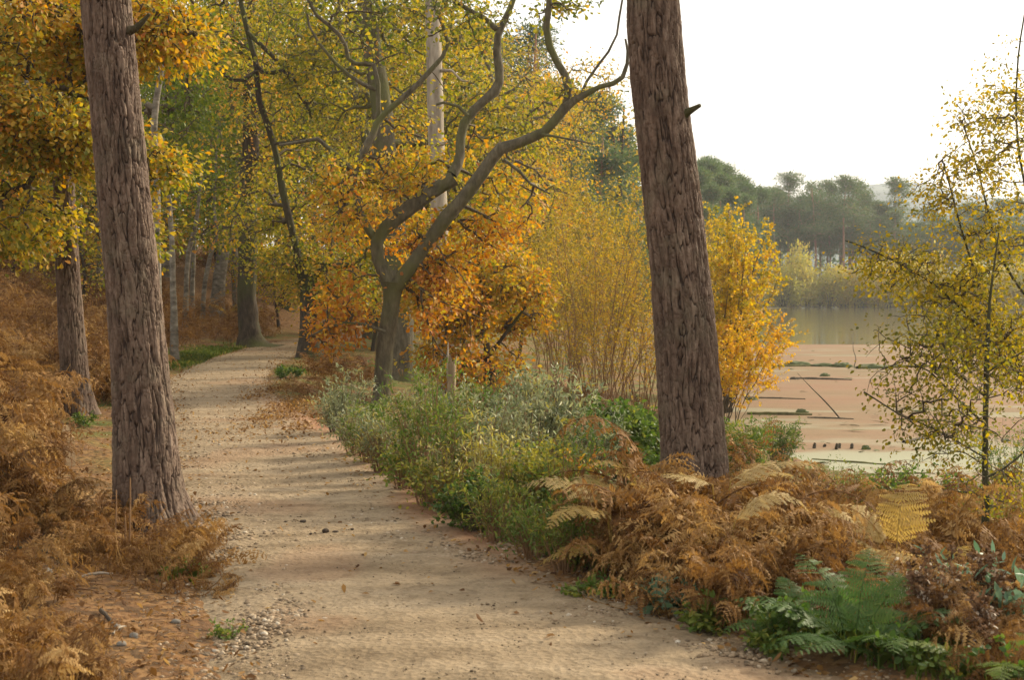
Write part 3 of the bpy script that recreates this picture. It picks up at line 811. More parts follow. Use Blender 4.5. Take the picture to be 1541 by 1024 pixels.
def big_pine(label, pts, rads, seed, ztop, nth=340, ds=.005, stubs=(), height_top=14, cell=(.040, .24), dep=.016):
    base = pts[0].copy()
    root = empty('pine_tree', base, label, 'pine tree')
    V, Q, plate, cid, C = bark_trunk(pts, rads, ztop, nth, ds, seed, dep, cell)
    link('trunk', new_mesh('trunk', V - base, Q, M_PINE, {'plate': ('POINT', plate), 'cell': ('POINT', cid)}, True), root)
    for P, r in stubs:
        s = MB(); limb_mesh(s, limb(P, r, 9), 9, .12, seed); s.build('branch_stub', M_BDARK, root, base, True)
    rng = np.random.default_rng(seed)
    top = C[-1]
    lim = (C[np.linspace(int(len(C) * .5), len(C) - 1, 40).astype(int)], np.full(40, .08))
    cl = blobs([(top + np.array([0, 0, -.4]), (2.0, 2.0, 1.5)), (top + np.array([1.0, .6, -1.5]), (1.5, 1.5, .7))], 70, .5, seed, rng)
    tb, dirs = attach([lim], cl, .010, rng=rng)
    b = MB()
    for P, rr, _r in tb: b.add(*tubes(P, rr, 4))
    b.build('branchwork', M_BPINE, root, base, True)
    f = MB(); foliage(f, cl, dirs, dict(n=22, size=.26, r=.45, shape='lance', tint=.45, tv=.15, flat=.6, droop=-.2), rng); f.build('crown', M_NEEDLE, root, base)
    return root

d = 9.1
b0 = at(232, 812, d); b0[2] = H(b0[0], b0[1]) - .06
pts = [b0] + [at(x, y, d) for x, y in ((224, 740), (217, 640), (210, 560), (200, 430), (187, 300), (176, 190), (160, 20), (150, -130))]
pts += [at(120, -600, d + .2), at(110, -1300, d + .3), at(140, -2100, d + .1)]
rads = pxr([120, 99, 90, 83, 78, 76, 74, 73, 71, 66, 56, 26], d)
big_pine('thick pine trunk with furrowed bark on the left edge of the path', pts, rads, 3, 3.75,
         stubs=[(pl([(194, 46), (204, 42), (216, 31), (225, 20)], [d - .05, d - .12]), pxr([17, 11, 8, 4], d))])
d = 9.35
b0 = at(1047, 890, d); b0[2] = H(b0[0], b0[1]) - .06
pts = [b0] + [at(x, y, d) for x, y in ((1046, 790), (1044, 690), (1037, 590), (1029, 480), (1020, 380), (1011, 290), (999, 190), (988, 80), (982, -20), (974, -140))]
pts += [at(960, -600, d + .3), at(930, -1300, d + .5), at(950, -2100, d + .2)]
rads = pxr([124, 106, 98, 95, 91, 88, 86, 84, 82, 79, 77, 70, 60, 26], d)
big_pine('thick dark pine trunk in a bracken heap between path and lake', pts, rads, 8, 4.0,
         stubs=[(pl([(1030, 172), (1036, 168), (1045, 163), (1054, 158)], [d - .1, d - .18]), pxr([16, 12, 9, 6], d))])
d = 16.6
g = gat(114, d); g[2] -= .05
pts = [g] + [at(x, y, d) for x, y in ((112, 560), (106, 470), (101, 390), (95, 270), (90, 160), (84, 20), (78, -120), (70, -500), (80, -900))]
rads = pxr([52, 41, 37, 34, 31, 29, 28, 27, 22, 10], d)
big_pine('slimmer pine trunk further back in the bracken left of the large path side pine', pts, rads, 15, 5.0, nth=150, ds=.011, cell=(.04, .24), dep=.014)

# ================================================================ twisted oak by the lake side
d = 21.0
def P_(pts, dep=d): return pl(pts, dep)
g = gat(573, d); g[2] -= .1
LV_OAK = dict(n=13, size=.076, r=.19, shape='oak', tint=.55, tv=.10, tc=.13, flat=.6)
trunk = limb([g, at(574, 610, d), at(578, 540, d), at(584, 490, d), at(590, 445, d), at(592, 424, d)], list(pxr([40, 32, 31, 31, 34, 44], d) * .84), knob=.05)
D1 = limb(P_([(590, 438), (572, 402), (567, 365), (588, 335), (625, 306), (655, 286), (683, 267)]), list(pxr([28, 23, 21, 25, 26, 25, 26], d) * .84), knob=.05)
D2 = limb(P_([(592, 438), (618, 402), (645, 362), (674, 326), (700, 296), (728, 258), (752, 226), (790, 211), (822, 196), (846, 166), (872, 146), (905, 130), (934, 120), (945, 88), (941, 58)], [d, d - .6]),
          list(pxr([31, 26, 25, 25, 23, 22, 22, 19, 18, 17, 11, 9, 8, 6, 4], d) * .84), knob=.06)
D2a = limb(P_([(846, 166), (856, 143), (850, 112), (832, 82), (822, 40), (828, -10), (822, -70)], d - .3), list(pxr([16, 14, 13, 13, 12, 10, 7], d) * .84), knob=.05)
D2b = limb(P_([(873, 146), (885, 118), (905, 92), (925, 62), (931, 30), (940, -20)], d - .4), list(pxr([6, 5, 5, 4, 4, 3], d) * .84), knob=.1)
D3 = limb(P_([(680, 262), (692, 238), (694, 195), (718, 160), (746, 136), (752, 108), (747, 62), (764, 20), (778, -20), (790, -90)], [d, d + .5]), list(pxr([22, 18, 16, 17, 17, 15, 14, 11, 10, 6], d) * .84), knob=.06)
D3a = limb(P_([(748, 44), (728, 26), (705, 14), (680, -2), (650, -40)], d + .4), list(pxr([11, 9, 8, 7, 5], d) * .84), knob=.08)
D3b = limb(P_([(704, 174), (690, 160), (668, 154), (656, 157)], d - .1), list(pxr([7, 6, 5, 4], d) * .84), knob=.1)
D4 = limb(P_([(567, 362), (550, 338), (536, 300), (532, 262), (545, 232), (560, 205), (572, 178), (612, 142), (648, 106), (674, 70), (664, 32), (652, 2), (640, -60)], [d, d + .9]),
          list(pxr([14, 14, 15, 15, 14, 14, 13, 10, 9, 8, 7, 6, 4], d) * .84), knob=.06)
D5 = limb(P_([(570, 180), (566, 104), (548, 96), (526, 92), (518, 62), (498, 40), (470, 15), (455, -30)], d + .6), list(pxr([9, 9, 8, 8, 8, 7, 6, 5], d) * .84), knob=.06)
D6 = limb(P_([(532, 280), (524, 250), (506, 232), (478, 209), (450, 214), (420, 218)], d + .3), list(pxr([12, 11, 9, 8, 6, 4], d) * .84), knob=.08)
D7 = limb(P_([(566, 135), (536, 120), (505, 95), (470, 50), (462, 20)], d + .6), list(pxr([8, 7, 6, 5, 4], d) * .84), knob=.08)
D8 = limb(P_([(758, 240), (782, 258), (798, 276), (828, 292)], d - .4), list(pxr([6, 5, 4, 3], d) * .84), knob=.1)
D9 = limb(P_([(815, 202), (850, 208), (890, 216)], d - .4), list(pxr([5, 4, 2], d) * .84), knob=.1)
D10 = limb(P_([(580, 500), (548, 488), (520, 486), (490, 494), (470, 505)], d - .4), list(pxr([7, 6, 5, 4, 3], d) * .84), knob=.1)
oak = make_tree('oak_tree', 'twisted orange leaved oak with bare forking limbs, one sawn off, right of the path', 'oak tree', g,
                [trunk, D1, D2, D2a, D2b, D3, D3a, D3b, D4, D5, D6, D7, D8, D9, D10],
                [E(560, 280, d, 90, 60, 1.0, 1.2), E(630, 255, d + .6, 60, 40, .8, .4), E(515, 390, d + .2, 45, 120, .9, .9), E(690, 380, d + .6, 90, 70, .9, 1.2), E(675, 470, d + .3, 70, 85, 1.0, 1.7), E(560, 400, d + 1.4, 60, 130, .8, .7),
                 E(760, 300, d + .4, 60, 60, .8, .55), E(510, 470, d, 50, 60, .8, .5), E(720, 20, d + .6, 130, 60, .9, .7), E(850, 135, d - .3, 24, 16, .3, .07), E(560, 20, d + .9, 110, 80, 1., .5), E(860, 5, d - .3, 30, 20, .4, .08),
                 E(650, 200, d + 1.2, 100, 70, .7, .25)],
                1000, LV_OAK, M_BOAK, M_TWIG, M_OAK, seed=21, nseg=16, rough=.13, tgrad=lambda p: .10 - .11 * np.clip(p[:, 2] - 2.6, -1.5, 3.5), rt=.0048, rmax=.03)

# pale dead trunk standing behind it, with broken snags
d = 26.0
g = gat(676, d); g[2] -= .1
tr = limb([g, at(674, 540, d), at(667, 430, d), at(661, 330, d), at(656, 200, d), at(653, 80, d), at(650, -20, d), at(648, -130, d)], list(pxr([32, 28, 26, 26, 25, 24, 21, 16], d)), step=.1)
snags = [limb(pl([(664, 106), (676, 104), (688, 112), (697, 124), (706, 122)], d - .1), list(pxr([6, 5, 4, 3, 2], d)), knob=.15), limb(pl([(660, 232), (652, 240), (662, 258), (672, 262)], d - .25), list(pxr([6, 5, 5, 4], d)), knob=.15),
         limb(pl([(660, 216), (668, 216), (672, 210)], d - .2), list(pxr([7, 5, 3], d)), knob=.15)]
make_tree('dead_tree', 'bare pale grey dead trunk without leaves behind the twisted oak', 'dead tree', g, [tr] + snags, [], 0, None, M_BPALE, None, None, seed=5, nseg=14, rough=.03)

# grey trunk left of it
d = 28.5
g = gat(606, d); g[2] -= .1
tr = limb([g, at(602, 480, d), at(592, 330, d), at(580, 220, d), at(571, 140, d), at(558, 60, d), at(549, -10, d), at(543, -120, d), at(530, -300, d)], list(pxr([46, 40, 37, 34, 31, 28, 25, 22, 8], d)))
l2 = limb(pl([(556, 55), (530, 20), (508, -10), (495, -60)], d), list(pxr([12, 14, 12, 8], d)))
LV_Y = dict(n=13, size=.086, r=.26, shape='oak', tint=.34, tv=.09, tc=.10, flat=.6)
make_tree('oak_tree', 'straight grey trunked oak with yellow green leaves behind the twisted oak', 'oak tree', g, [tr, l2],
          [E(540, -10, d + .3, 170, 120, 2.2, 1.4), E(500, 120, d + 1.2, 90, 90, 1.6, .8), E(640, 60, d + 1.4, 110, 110, 1.6, 1.0), E(600, 330, d + 1.2, 100, 110, 1.2, 1.0), E(740, 220, d + 1, 90, 110, 1.3, .9)],
          1150, LV_Y, M_BOAK, M_TWIGM, M_OAK, seed=31, rt=.006)

# path-side dark forked oak
d = 30.8
g = gat(466, d); g[2] -= .1
tr = limb([g, at(465, 500, d), at(464, 455, d), at(466, 424, d)], list(pxr([36, 26, 25, 28], d)))
a = limb(pl([(462, 428), (452, 405), (444, 365), (430, 310), (416, 235), (404, 190), (390, 150), (384, 90), (372, 45), (362, 0), (350, -60)], [d, d - 1.2]), list(pxr([18, 14, 12, 11, 10, 9, 9, 8, 8, 7, 5], d)), knob=.08)
b = limb(pl([(468, 428), (482, 408), (502, 398), (530, 402), (550, 380)], d), list(pxr([18, 14, 11, 8, 5], d)), knob=.08)
c = limb(pl([(384, 95), (400, 112), (424, 104), (440, 128), (458, 150), (470, 178)], [d - 1, d - .6]), list(pxr([7, 6, 6, 6, 6, 4], d)), knob=.1)
e = limb(pl([(372, 48), (392, 66), (418, 92), (430, 100)], d - 1), list(pxr([7, 6, 6, 4], d)), knob=.1)
h = limb(pl([(384, 108), (362, 122), (340, 116), (326, 96), (312, 72)], d - 1.2), list(pxr([6, 6, 6, 5, 3], d)), knob=.1)
k = limb(pl([(412, 216), (440, 214), (460, 208)], d - 1), list(pxr([5, 5, 3], d)), knob=.1)
make_tree('oak_tree', 'slender dark oak forking low where the path bends, with a long leaning stem', 'oak tree', g, [tr, a, b, c, e, h, k],
          [E(420, 90, d, 110, 110, 2.0, 1.3), E(470, 300, d + .6, 80, 90, 1.5, .9), E(400, 340, d + 1.5, 70, 80, 1.5, .5), E(500, 420, d + .5, 60, 60, 1.2, .6), E(330, 40, d, 60, 70, 1.2, .4), E(430, 390, d, 50, 36, .9, .25)],
          950, dict(n=13, size=.088, r=.27, shape='oak', tint=.37, tv=.09, tc=.12, flat=.6), M_BDARK, M_TWIG, M_OAK, seed=41, rt=.0055, tgrad=lambda p: -.03 * (p[:, 2] - 4) * .6)

# stout ivy-dark trunk at the bend
d = 36.5
g = gat(380, d); g[2] -= .1
tr = limb([g, at(376, 505, d), at(372, 470, d), at(372, 400, d), at(374, 300, d), at(378, 200, d), at(376, 80, d), at(380, -60, d)], list(pxr([60, 38, 30, 29, 27, 24, 18, 10], d)), step=.15)
make_tree('oak_tree', 'stout dark trunk with flared roots beside the grassy bend of the path', 'oak tree', g, [tr], [E(380, 120, d, 120, 170, 2.6, 2), E(330, 330, d + 1, 60, 60, 1.5, .3), E(400, 300, d - .8, 60, 60, 1.2, .3)],
          520, dict(n=16, size=.098, r=.5, shape='oak', tint=.42, tv=.09, tc=.13, flat=.6), M_BDARK, M_TWIG, M_OAK, seed=51, flare=.6, rough=.14)

# yellow oak whose trunk stands beyond the left edge of the photograph
d = 15.2
g = gat(-190, d); g[2] -= .1
tr = limb([g, at(-185, 420, d), at(-170, 250, d), at(-160, 90, d), at(-170, -120, d), at(-160, -400, d)], list(pxr([70, 56, 50, 42, 30, 10], d)))
bl = [limb(pl([(-172, 270), (-100, 250), (-40, 190), (0, 176), (40, 160), (90, 150), (130, 120)], d), list(pxr([22, 18, 14, 11, 8, 6, 3], d)), knob=.08),
      limb(pl([(-180, 380), (-100, 360), (-30, 300), (30, 285), (52, 262), (60, 240), (90, 215)], d), list(pxr([20, 16, 12, 9, 8, 7, 4], d)), knob=.1),
      limb(pl([(-165, 100), (-80, 60), (20, 40), (110, 20), (220, 40), (280, 50)], d), list(pxr([15, 12, 8, 6, 4, 2], d)), knob=.1),
      limb(pl([(-165, 0), (-60, -60), (60, -80), (200, -60), (300, -30)], d + .8), list(pxr([20, 16, 12, 8, 3], d)), knob=.08)]
make_tree('oak_tree', 'bright yellow oak boughs hanging in from the left behind the large pine', 'oak tree', g, [tr] + bl,
          [E(60, 60, d, 120, 70, 1.4, 1.5), E(60, 190, d - .2, 130, 60, 1.2, 1.3), E(230, 50, d + .3, 90, 60, 1.0, .8), E(20, 330, d, 80, 60, 1.1, .55), E(130, 250, d, 30, 60, .6, .12), E(250, 255, d, 34, 34, .5, .13), E(100, -60, d + .5, 200, 60, 1.4, 1.0), E(-120, 150, d, 100, 200, 1.6, 1.2), E(220, 350, d + .2, 18, 60, .4, .06)],
          1900, dict(n=18, size=.066, r=.24, shape='oak', tint=.46, tv=.09, tc=.13, flat=.6), M_BDARK, M_TWIG, M_OAK, seed=61, rt=.0052, lump=1.5, tgrad=lambda p: np.clip(.055 * (p[:, 2] - 3.4), -.25, .10), rmax=.05)

# low orange oak
d = 23.5
g = gat(735, d); g[2] -= .05
tr = limb([g, at(735, 560, d), at(728, 480, d), at(722, 420, d), at(715, 340, d)], list(pxr([14, 11, 9, 6, 3], d)))
b = limb(pl([(733, 540), (770, 490), (800, 450)], d), list(pxr([7, 5, 3], d))); c = limb(pl([(730, 500), (690, 460), (650, 430)], d), list(pxr([7, 5, 3], d)))
make_tree('oak_tree', 'low bushy oak with glowing orange foliage right of the twisted oak', 'oak tree', g, [tr, b, c],
          [E(735, 440, d, 90, 80, 1.3, 1.2), E(665, 440, d, 60, 70, 1.1, .7), E(790, 460, d, 45, 60, .9, .4), E(710, 540, d - .3, 90, 45, 1.0, .5)],
          1100, dict(n=12, size=.076, r=.19, shape='oak', tint=.58, tv=.10, tc=.09, flat=.5), M_BDARK, M_TWIG, M_OAK, seed=71, rt=.005, tgrad=lambda p: .05 * (1.5 - p[:, 2]))

# ================================================================ birches in the wood
def birch(px, d, pts, w, label, seed, ells=None, n=0, leaf=None, mat=None, group=None, name='birch_tree', cat='birch tree'):
    g = gat(px, d); g[2] -= .08
    tr = limb([g] + [at(x, y, d) for x, y in pts], list(pxr(w, d)), knob=.03)
    return make_tree(name, label, cat, g, [tr], ells or [], n, leaf, M_BBIRCH, M_TWIG, mat or M_GREEN, group, seed=seed, nseg=8, flare=.25)
LB = dict(n=16, size=.062, r=.55, shape='round', tint=.42, tv=.1, tc=.12, flat=.8, droop=.6)
LBF = dict(n=18, size=.082, r=.65, shape='round', tint=.45, tv=.1, tc=.12, flat=.8, droop=.6)
birch(262, 29, [(262, 470), (260, 420), (258, 350), (250, 260), (246, 150), (250, 20)], [13, 11, 9, 8, 7, 5, 3], 'thin pale birch stem at the grass edge just right of the large left pine', 81, [E(262, 200, 30, 60, 120, 1.5)], 190, LB)
birch(236, 24, [(238, 480), (236, 300), (232, 190), (240, 120), (247, 70), (250, -30)], [12, 11, 10, 10, 9, 8, 5], 'pale leaning birch half hidden behind the large left pine', 82, [E(265, 130, 25.5, 50, 90, 1.2)], 120, LB)
birch(325, 44, [(330, 420), (340, 360), (352, 300), (372, 200), (385, 90)], [24, 19, 17, 15, 12, 8], 'thick white birch leaning right in the bracken', 83, [E(360, 180, 45, 80, 130, 2.5)], 200, LBF)
birch(288, 42, [(290, 420), (292, 360), (300, 280), (305, 150)], [9, 7, 7, 6, 4], 'slim straight birch between two white birches at the wood edge', 84, [E(300, 230, 43, 70, 120, 2.)], 170, LBF)
birch(303, 40, [(308, 430), (318, 380), (326, 350), (322, 300), (330, 180)], [9, 7, 6, 6, 5, 3], 'crooked dark stemmed birch next to the white leaning birch', 85, [E(310, 300, 41, 50, 70, 1.6)], 110, LBF)
birch(278, 37, [(280, 440), (284, 380), (296, 330), (304, 250)], [10, 8, 7, 6, 4], 'thin leaning birch in front of the wood edge', 86, [E(290, 250, 38, 50, 60, 1.6)], 90, LBF)
birch(50, 38, [(48, 420), (46, 350), (44, 240), (40, 100)], [16, 13, 11, 10, 7], 'pale birch trunk in the bracken at the far left', 87, [E(50, 250, 39, 90, 120, 2.)], 190, dict(LBF, tint=.2))
birch(58, 45, [(60, 410), (62, 300), (64, 150)], [10, 9, 8, 5], 'thin birch close behind the pale far left birch', 88, [E(80, 200, 46, 70, 120, 2.)], 120, LBF)
birch(355, 46, [(352, 430), (352, 330), (356, 200)], [8, 7, 6, 4], 'thin straight birch left of the stout dark trunk', 89, [E(350, 250, 47, 70, 100, 2.)], 110, LBF)
birch(150, 42, [(152, 350), (150, 230), (148, 100)], [12, 10, 9, 5], 'birch trunk showing between the slim pine and the large pine', 90, [E(150, 180, 43, 80, 140, 2.2)], 170, LBF)
# ================================================================ the wood behind: five kinds, copied
def wood_proto(kind, px, d, label, cat, name, seed):
    rng = np.random.default_rng(seed)
    g = gat(px, d); g[2] -= .1
    hgt = {'oak': 13, 'orange': 11, 'birch': 14, 'olive': 14, 'under': 4.5}[kind]
    P = g + np.array([[0, 0, 0], [.1, .1, hgt * .25], [.3 * rng.normal(), .2, hgt * .5], [.5 * rng.normal(), .2, hgt * .75], [.5 * rng.normal(), 0, hgt * .95]])
    if kind == 'birch':
        tr = limb(P, [.16, .12, .09, .06, .02], knob=.03); el = [(g + np.array([0, 0, hgt * .62]), (2.2, 2.2, hgt * .36), 2), (g + np.array([.6, -.5, hgt * .4]), (1.7, 1.7, 1.8), .6)]
        return make_tree(name, label, cat, g, [tr], el, 430, dict(n=18, size=.085, r=.6, shape='round', tint=.45, tv=.1, tc=.13, flat=.9, droop=.7), M_BBIRCH, M_TWIG, M_GREEN, 'birches deep in the wood', seed=seed, nseg=8, shell=.1)
    if kind == 'under':
        tr = limb(P, [.05, .04, .03, .02, .01], knob=.05); el = [(g + np.array([0, 0, 2.6]), (1.8, 1.8, 1.9), 1)]
        return make_tree(name, label, cat, g, [tr], el, 300, dict(n=14, size=.09, r=.45, shape='oak', tint=.48, tv=.1, tc=.15, flat=.5), M_BDARK, M_TWIG, M_OAK, 'saplings under the wood', seed=seed, nseg=6)
    tr = limb(P, [.24, .19, .15, .10, .03], knob=.06)
    lb = []
    for i in range(7):
        a = rng.random() * 6.28; z = hgt * (.24 + .09 * i); s = g + np.array([0, 0, z]); L_ = 3.6 - .25 * i
        dv = np.array([math.cos(a), math.sin(a), 0])
        lb.append(limb([P[min(4, int(z / hgt * 4))] * 0 + np.array([np.interp(s[2], P[:, 2], P[:, 0]), np.interp(s[2], P[:, 2], P[:, 1]), s[2]]), s + dv * L_ * .4 + [0, 0, .5], s + dv * L_ * .75 + [0, 0, .7], s + dv * L_ + [0, 0, 1.4]], [.10, .07, .05, .02], knob=.12))
    el = [(g + np.array([0, 0, hgt * .6]), (3.6, 3.6, hgt * .34), 3)] + [(g + np.array([rng.normal() * 2.2, rng.normal() * 2.2, hgt * (.3 + .5 * rng.random())]), (1.7, 1.7, 1.3), .5) for _ in range(6)]
    t = {'oak': .33, 'orange': .50, 'olive': .27}[kind]
    return make_tree(name, label, cat, g, [tr] + lb, el, 720, dict(n=18, size=.105, r=.58, shape='oak', tint=t, tv=.09, tc=.14, flat=.5), M_BOAK if kind != 'olive' else M_BDARK, M_TWIG, M_OAK, 'broadleaf trees deep in the wood', seed=seed, nseg=9, shell=.15)

W_LAB = {'oak': 'yellow leaved oak deep in the wood behind the path', 'orange': 'orange brown oak deep in the wood behind the path', 'birch': 'green leaved birch deep in the wood on the left',
         'olive': 'olive green oak deep in the wood on the left', 'under': 'low leafy sapling under the trees of the wood'}
protos = {}
for kind, px, d, seed in (('oak', 560, 42, 101), ('orange', 690, 46, 102), ('birch', 250, 48, 103), ('olive', 430, 50, 104), ('under', 120, 34, 105)):
    protos[kind] = wood_proto(kind, px, d, W_LAB[kind], 'tree' if kind != 'under' else 'sapling', {'birch': 'birch_tree', 'under': 'sapling'}.get(kind, 'oak_tree'), seed)
spots = [('birch', 150, 50), ('birch', 350, 56), ('olive', 30, 46), ('oak', -60, 40), ('birch', 80, 58), ('olive', 230, 62), ('oak', 330, 66), ('birch', 470, 60), ('oak', 500, 52), ('orange', 620, 54), ('oak', 690, 60),
         ('olive', 580, 66), ('orange', 760, 52), ('olive', -20, 64), ('birch', 130, 70), ('oak', 420, 74), ('orange', 290, 76), ('oak', 660, 74), ('birch', 540, 80), ('olive', 740, 80),
         ('olive', -150, 52), ('birch', -220, 44), ('oak', -300, 56), ('oak', 40, 80), ('birch', 200, 84), ('orange', 450, 88),
         ('under', 20, 36), ('under', 200, 44), ('under', 60, 48), ('under', 330, 50), ('under', 420, 46), ('under', 500, 40), ('under', 560, 36), ('under', 640, 34), ('under', 700, 38), ('under', 520, 56), ('under', 250, 56), ('under', 620, 46), ('under', 780, 42), ('under', 140, 60),
         ('under', -40, 42)]
for i, (kind, px, d) in enumerate(spots):
    g = gat(px, d); s = .85 + .4 * random.random()
    copy_tree(protos[kind], (g[0], g[1], g[2] - .1), random.random() * 6.28, (s, s, s * (.9 + .2 * random.random())), W_LAB[kind])

# the wood beyond, too deep to tell trees apart
rng = np.random.default_rng(77)
f = MB()
n = 3600
yy = 88 + 34 * rng.random(n); xx = -75 + rng.random(n) * (80 + (yy - 60) * .12)
zz = height(xx, yy, False) + 15 * rng.random(n) ** 1.15
C = np.stack([xx, yy, zz], -1)
foliage(f, C, nrm(rng.normal(size=(n, 3))), dict(n=16, size=.36, r=1.5, shape='oak', tint=.38, tv=.1, tc=.16, flat=.6), rng)
st = np.stack([-75 + rng.random(170) * 84, 88 + 30 * rng.random(170)], -1); sz = height(st[:, 0], st[:, 1], False)
P = np.stack([np.c_[st, sz + t * 14] + t * rng.normal(size=(170, 3)) * np.array([.5, .5, 0]) for t in np.linspace(0, 1, 4)], 1)
wo = f.build('far_woodland', M_OAK)
tag(wo, 'dense autumn woodland closing the view beyond the nearer trees', kind='stuff')
b = MB(); b.add(*tubes(P, np.tile(np.linspace(.17, .06, 4), (170, 1)), 5)); b.build('trunk_mass', M_BDARK, wo)['kind'] = 'stuff'

# ================================================================ pines: by the near shore, and across the lake
def pine_proto(hgt, seed, label, group, px, d, cr=2.2, bare=.5, ncl=190, name='pine_tree', lob=5, mat=None, tint=.45, leafn=26, size=.36):
    rng = np.random.default_rng(seed)
    g = gat(px, d); g[2] -= .1
    P = g + np.array([[0, 0, 0], [.1 * rng.normal(), .1, hgt * .4], [.3 * rng.normal(), .1, hgt * .75], [.3 * rng.normal(), 0, hgt * .97]])
    tr = limb(P, [.20, .16, .11, .03], knob=.02)
    el = []
    for i in range(lob):
        z = bare + (1 - bare) * (i + .5) / lob; a = rng.random() * 6.28; r = cr * (1.15 - .75 * (z - bare) / (1 - bare)) * (.7 + .5 * rng.random())
        q = g + np.array([math.cos(a) * r * .5, math.sin(a) * r * .5, hgt * z])
        el.append((q, (r, r, hgt * (1 - bare) / lob * .62), r))
    el.append((g + np.array([0, 0, hgt * .96]), (cr * .4, cr * .4, hgt * .05), cr * .4))
    ex = g + np.stack([rng.normal(size=7) * .9, rng.normal(size=7) * .9, hgt * (bare - .3 * rng.random(7))], -1)
    return make_tree(name, label, 'pine tree', g, [tr], el, ncl, dict(n=leafn, size=size, r=.70, shape='lance', tint=tint, tv=.12, tc=.12, flat=.5, droop=-.15, up=.8), M_BPINE, M_BPINE, mat or M_FARNEEDLE, group, seed=seed, nseg=7, lump=.5, rt=.011, twig_n=3, flare=.1, step=.6)
LAB_FAR = 'dark green pine with a bare trunk in the row across the lake'
GR_FAR = 'pines across the lake'
fp = [pine_proto(16 + i * .8, 200 + i, LAB_FAR, GR_FAR, 1165 + 60 * i, 197 + 3 * i, cr=2.9 + .3 * (i % 2), bare=(.54, .58, .50, .60)[i]) for i in range(4)]
rng = np.random.default_rng(5)
def shore_y(x): return float(np.interp(x, [33, 44, 60, 85, 120, 160], [181, 187, 181, 189, 206, 216]))
k = 0
for row, n in ((0, 36), (1, 40), (2, 40)):
    for i in range(n):
        px = 1120 + (700 * (i + rng.random() * .8)) / n
        d = 196 + 7 * row + rng.random() * 6
        x = (px - 770.5) / F * d; d = max(d, shore_y(x) + 7 + 6 * row); g = gat(px, d)
        if k % 4 == 0 and row == 0 and i < 1: pass
        s = (.74 + .34 * rng.random()) * float(np.interp(px, [1120, 1280, 1345, 1420, 1800], [.96, 1.0, .80, .78, .92])); copy_tree(fp[k % 4], (g[0], g[1], g[2] - .1), rng.random() * 6.28, (s, s, s), LAB_FAR); k += 1
# tall pines on the near side of the lake, between the twisted oak and the right hand pine
LN = 'tall pine standing above the lakeside thicket left of the right hand pine'
np_ = [pine_proto(15.0, 220, LN, 'pines on the near lake shore', 795, 72, cr=2.6, bare=.38, ncl=480, lob=6, leafn=26, size=.24, tint=.62, mat=M_NEEDLE),
       pine_proto(15.5, 221, LN, 'pines on the near lake shore', 880, 100, cr=2.6, bare=.3, ncl=460, lob=6, leafn=26, size=.3)]
for px, d, s, w in ((835, 92, .95, 1), (905, 112, .93, 1), (930, 120, .88, 0), (955, 130, .9, 1), (985, 128, .9, 1), (760, 84, 1.1, 0), (720, 90, 1.15, 1), (1010, 140, .9, 1), (1045, 142, .97, 0), (1062, 150, 1.03, 1), (1085, 148, .93, 1), (1100, 158, .95, 0), (1118, 160, .92, 1), (870, 84, .62, 0), (820, 76, .8, 0), (1030, 118, .66, 0), (1070, 135, .8, 1), (1095, 140, .8, 1), (1120, 150, .8, 1), (1050, 128, .85, 1), (1140, 172, .95, 1), (1128, 180, 1.0, 0), (1085, 165, 1.08, 1), (1065, 160, 1.1, 1), (1110, 175, 1.05, 1), (1000, 150, 1.05, 1), (970, 140, 1.0, 1), (945, 105, .8, 1), (915, 96, .75, 1), (930, 100, .86, 1), (905, 90, .9, 1), (950, 112, .84, 1)):
    g = gat(px, d); copy_tree(np_[w], (g[0], g[1], g[2] - .1), rng.random() * 6.28, s, LN)
LL = 'russet larch above the thicket beside the twisted oak'
g = gat(800, 64); g[2] -= .1
tr = limb([g, g + [0, 0, 5], g + [.1, 0, 10], g + [.2, 0, 13.5]], [.2, .15, .1, .03])
make_tree('larch_tree', LL, 'larch tree', g, [tr], [(g + [0, 0, 9.5], (1.9, 1.9, 3.6), 1), (g + [.3, 0, 6.0], (2.2, 2.2, 2.2), .8)], 330, dict(n=18, size=.16, r=.5, shape='lance', tint=.72, tv=.08, tc=.1, flat=.4, droop=.4), M_BPINE, M_TWIG, M_REED, seed=231, nseg=7)

rng = np.random.default_rng(78); f = MB(); n = 3000
xx = 20 + 220 * rng.random(n); yy = np.array([shore_y(v) for v in xx]) + 34 + 22 * rng.random(n); zz = height(xx, yy, False) + 11.5 * rng.random(n)
y2 = 105 + 100 * rng.random(1300); x2 = np.interp(y2, SHORE[:, 1][7:13], SHORE[:, 0][7:13]) - 5 - 14 * rng.random(1300); z2 = height(x2, y2, False) + 7 * rng.random(1300) * np.clip((y2 - 80) / 60, .5, 1)
xx, yy, zz = np.r_[xx, x2], np.r_[yy, y2], np.r_[zz, z2]; n = len(xx)
foliage(f, np.stack([xx, yy, zz], -1), nrm(rng.normal(size=(n, 3))), dict(n=13, size=.6, r=2.0, shape='oak', tint=.30, tv=.12, tc=.2, flat=.7), rng)
tag(f.build('lakeside_woodland', M_FARNEEDLE), 'dark conifer woodland behind the row of pines across the lake', kind='stuff')
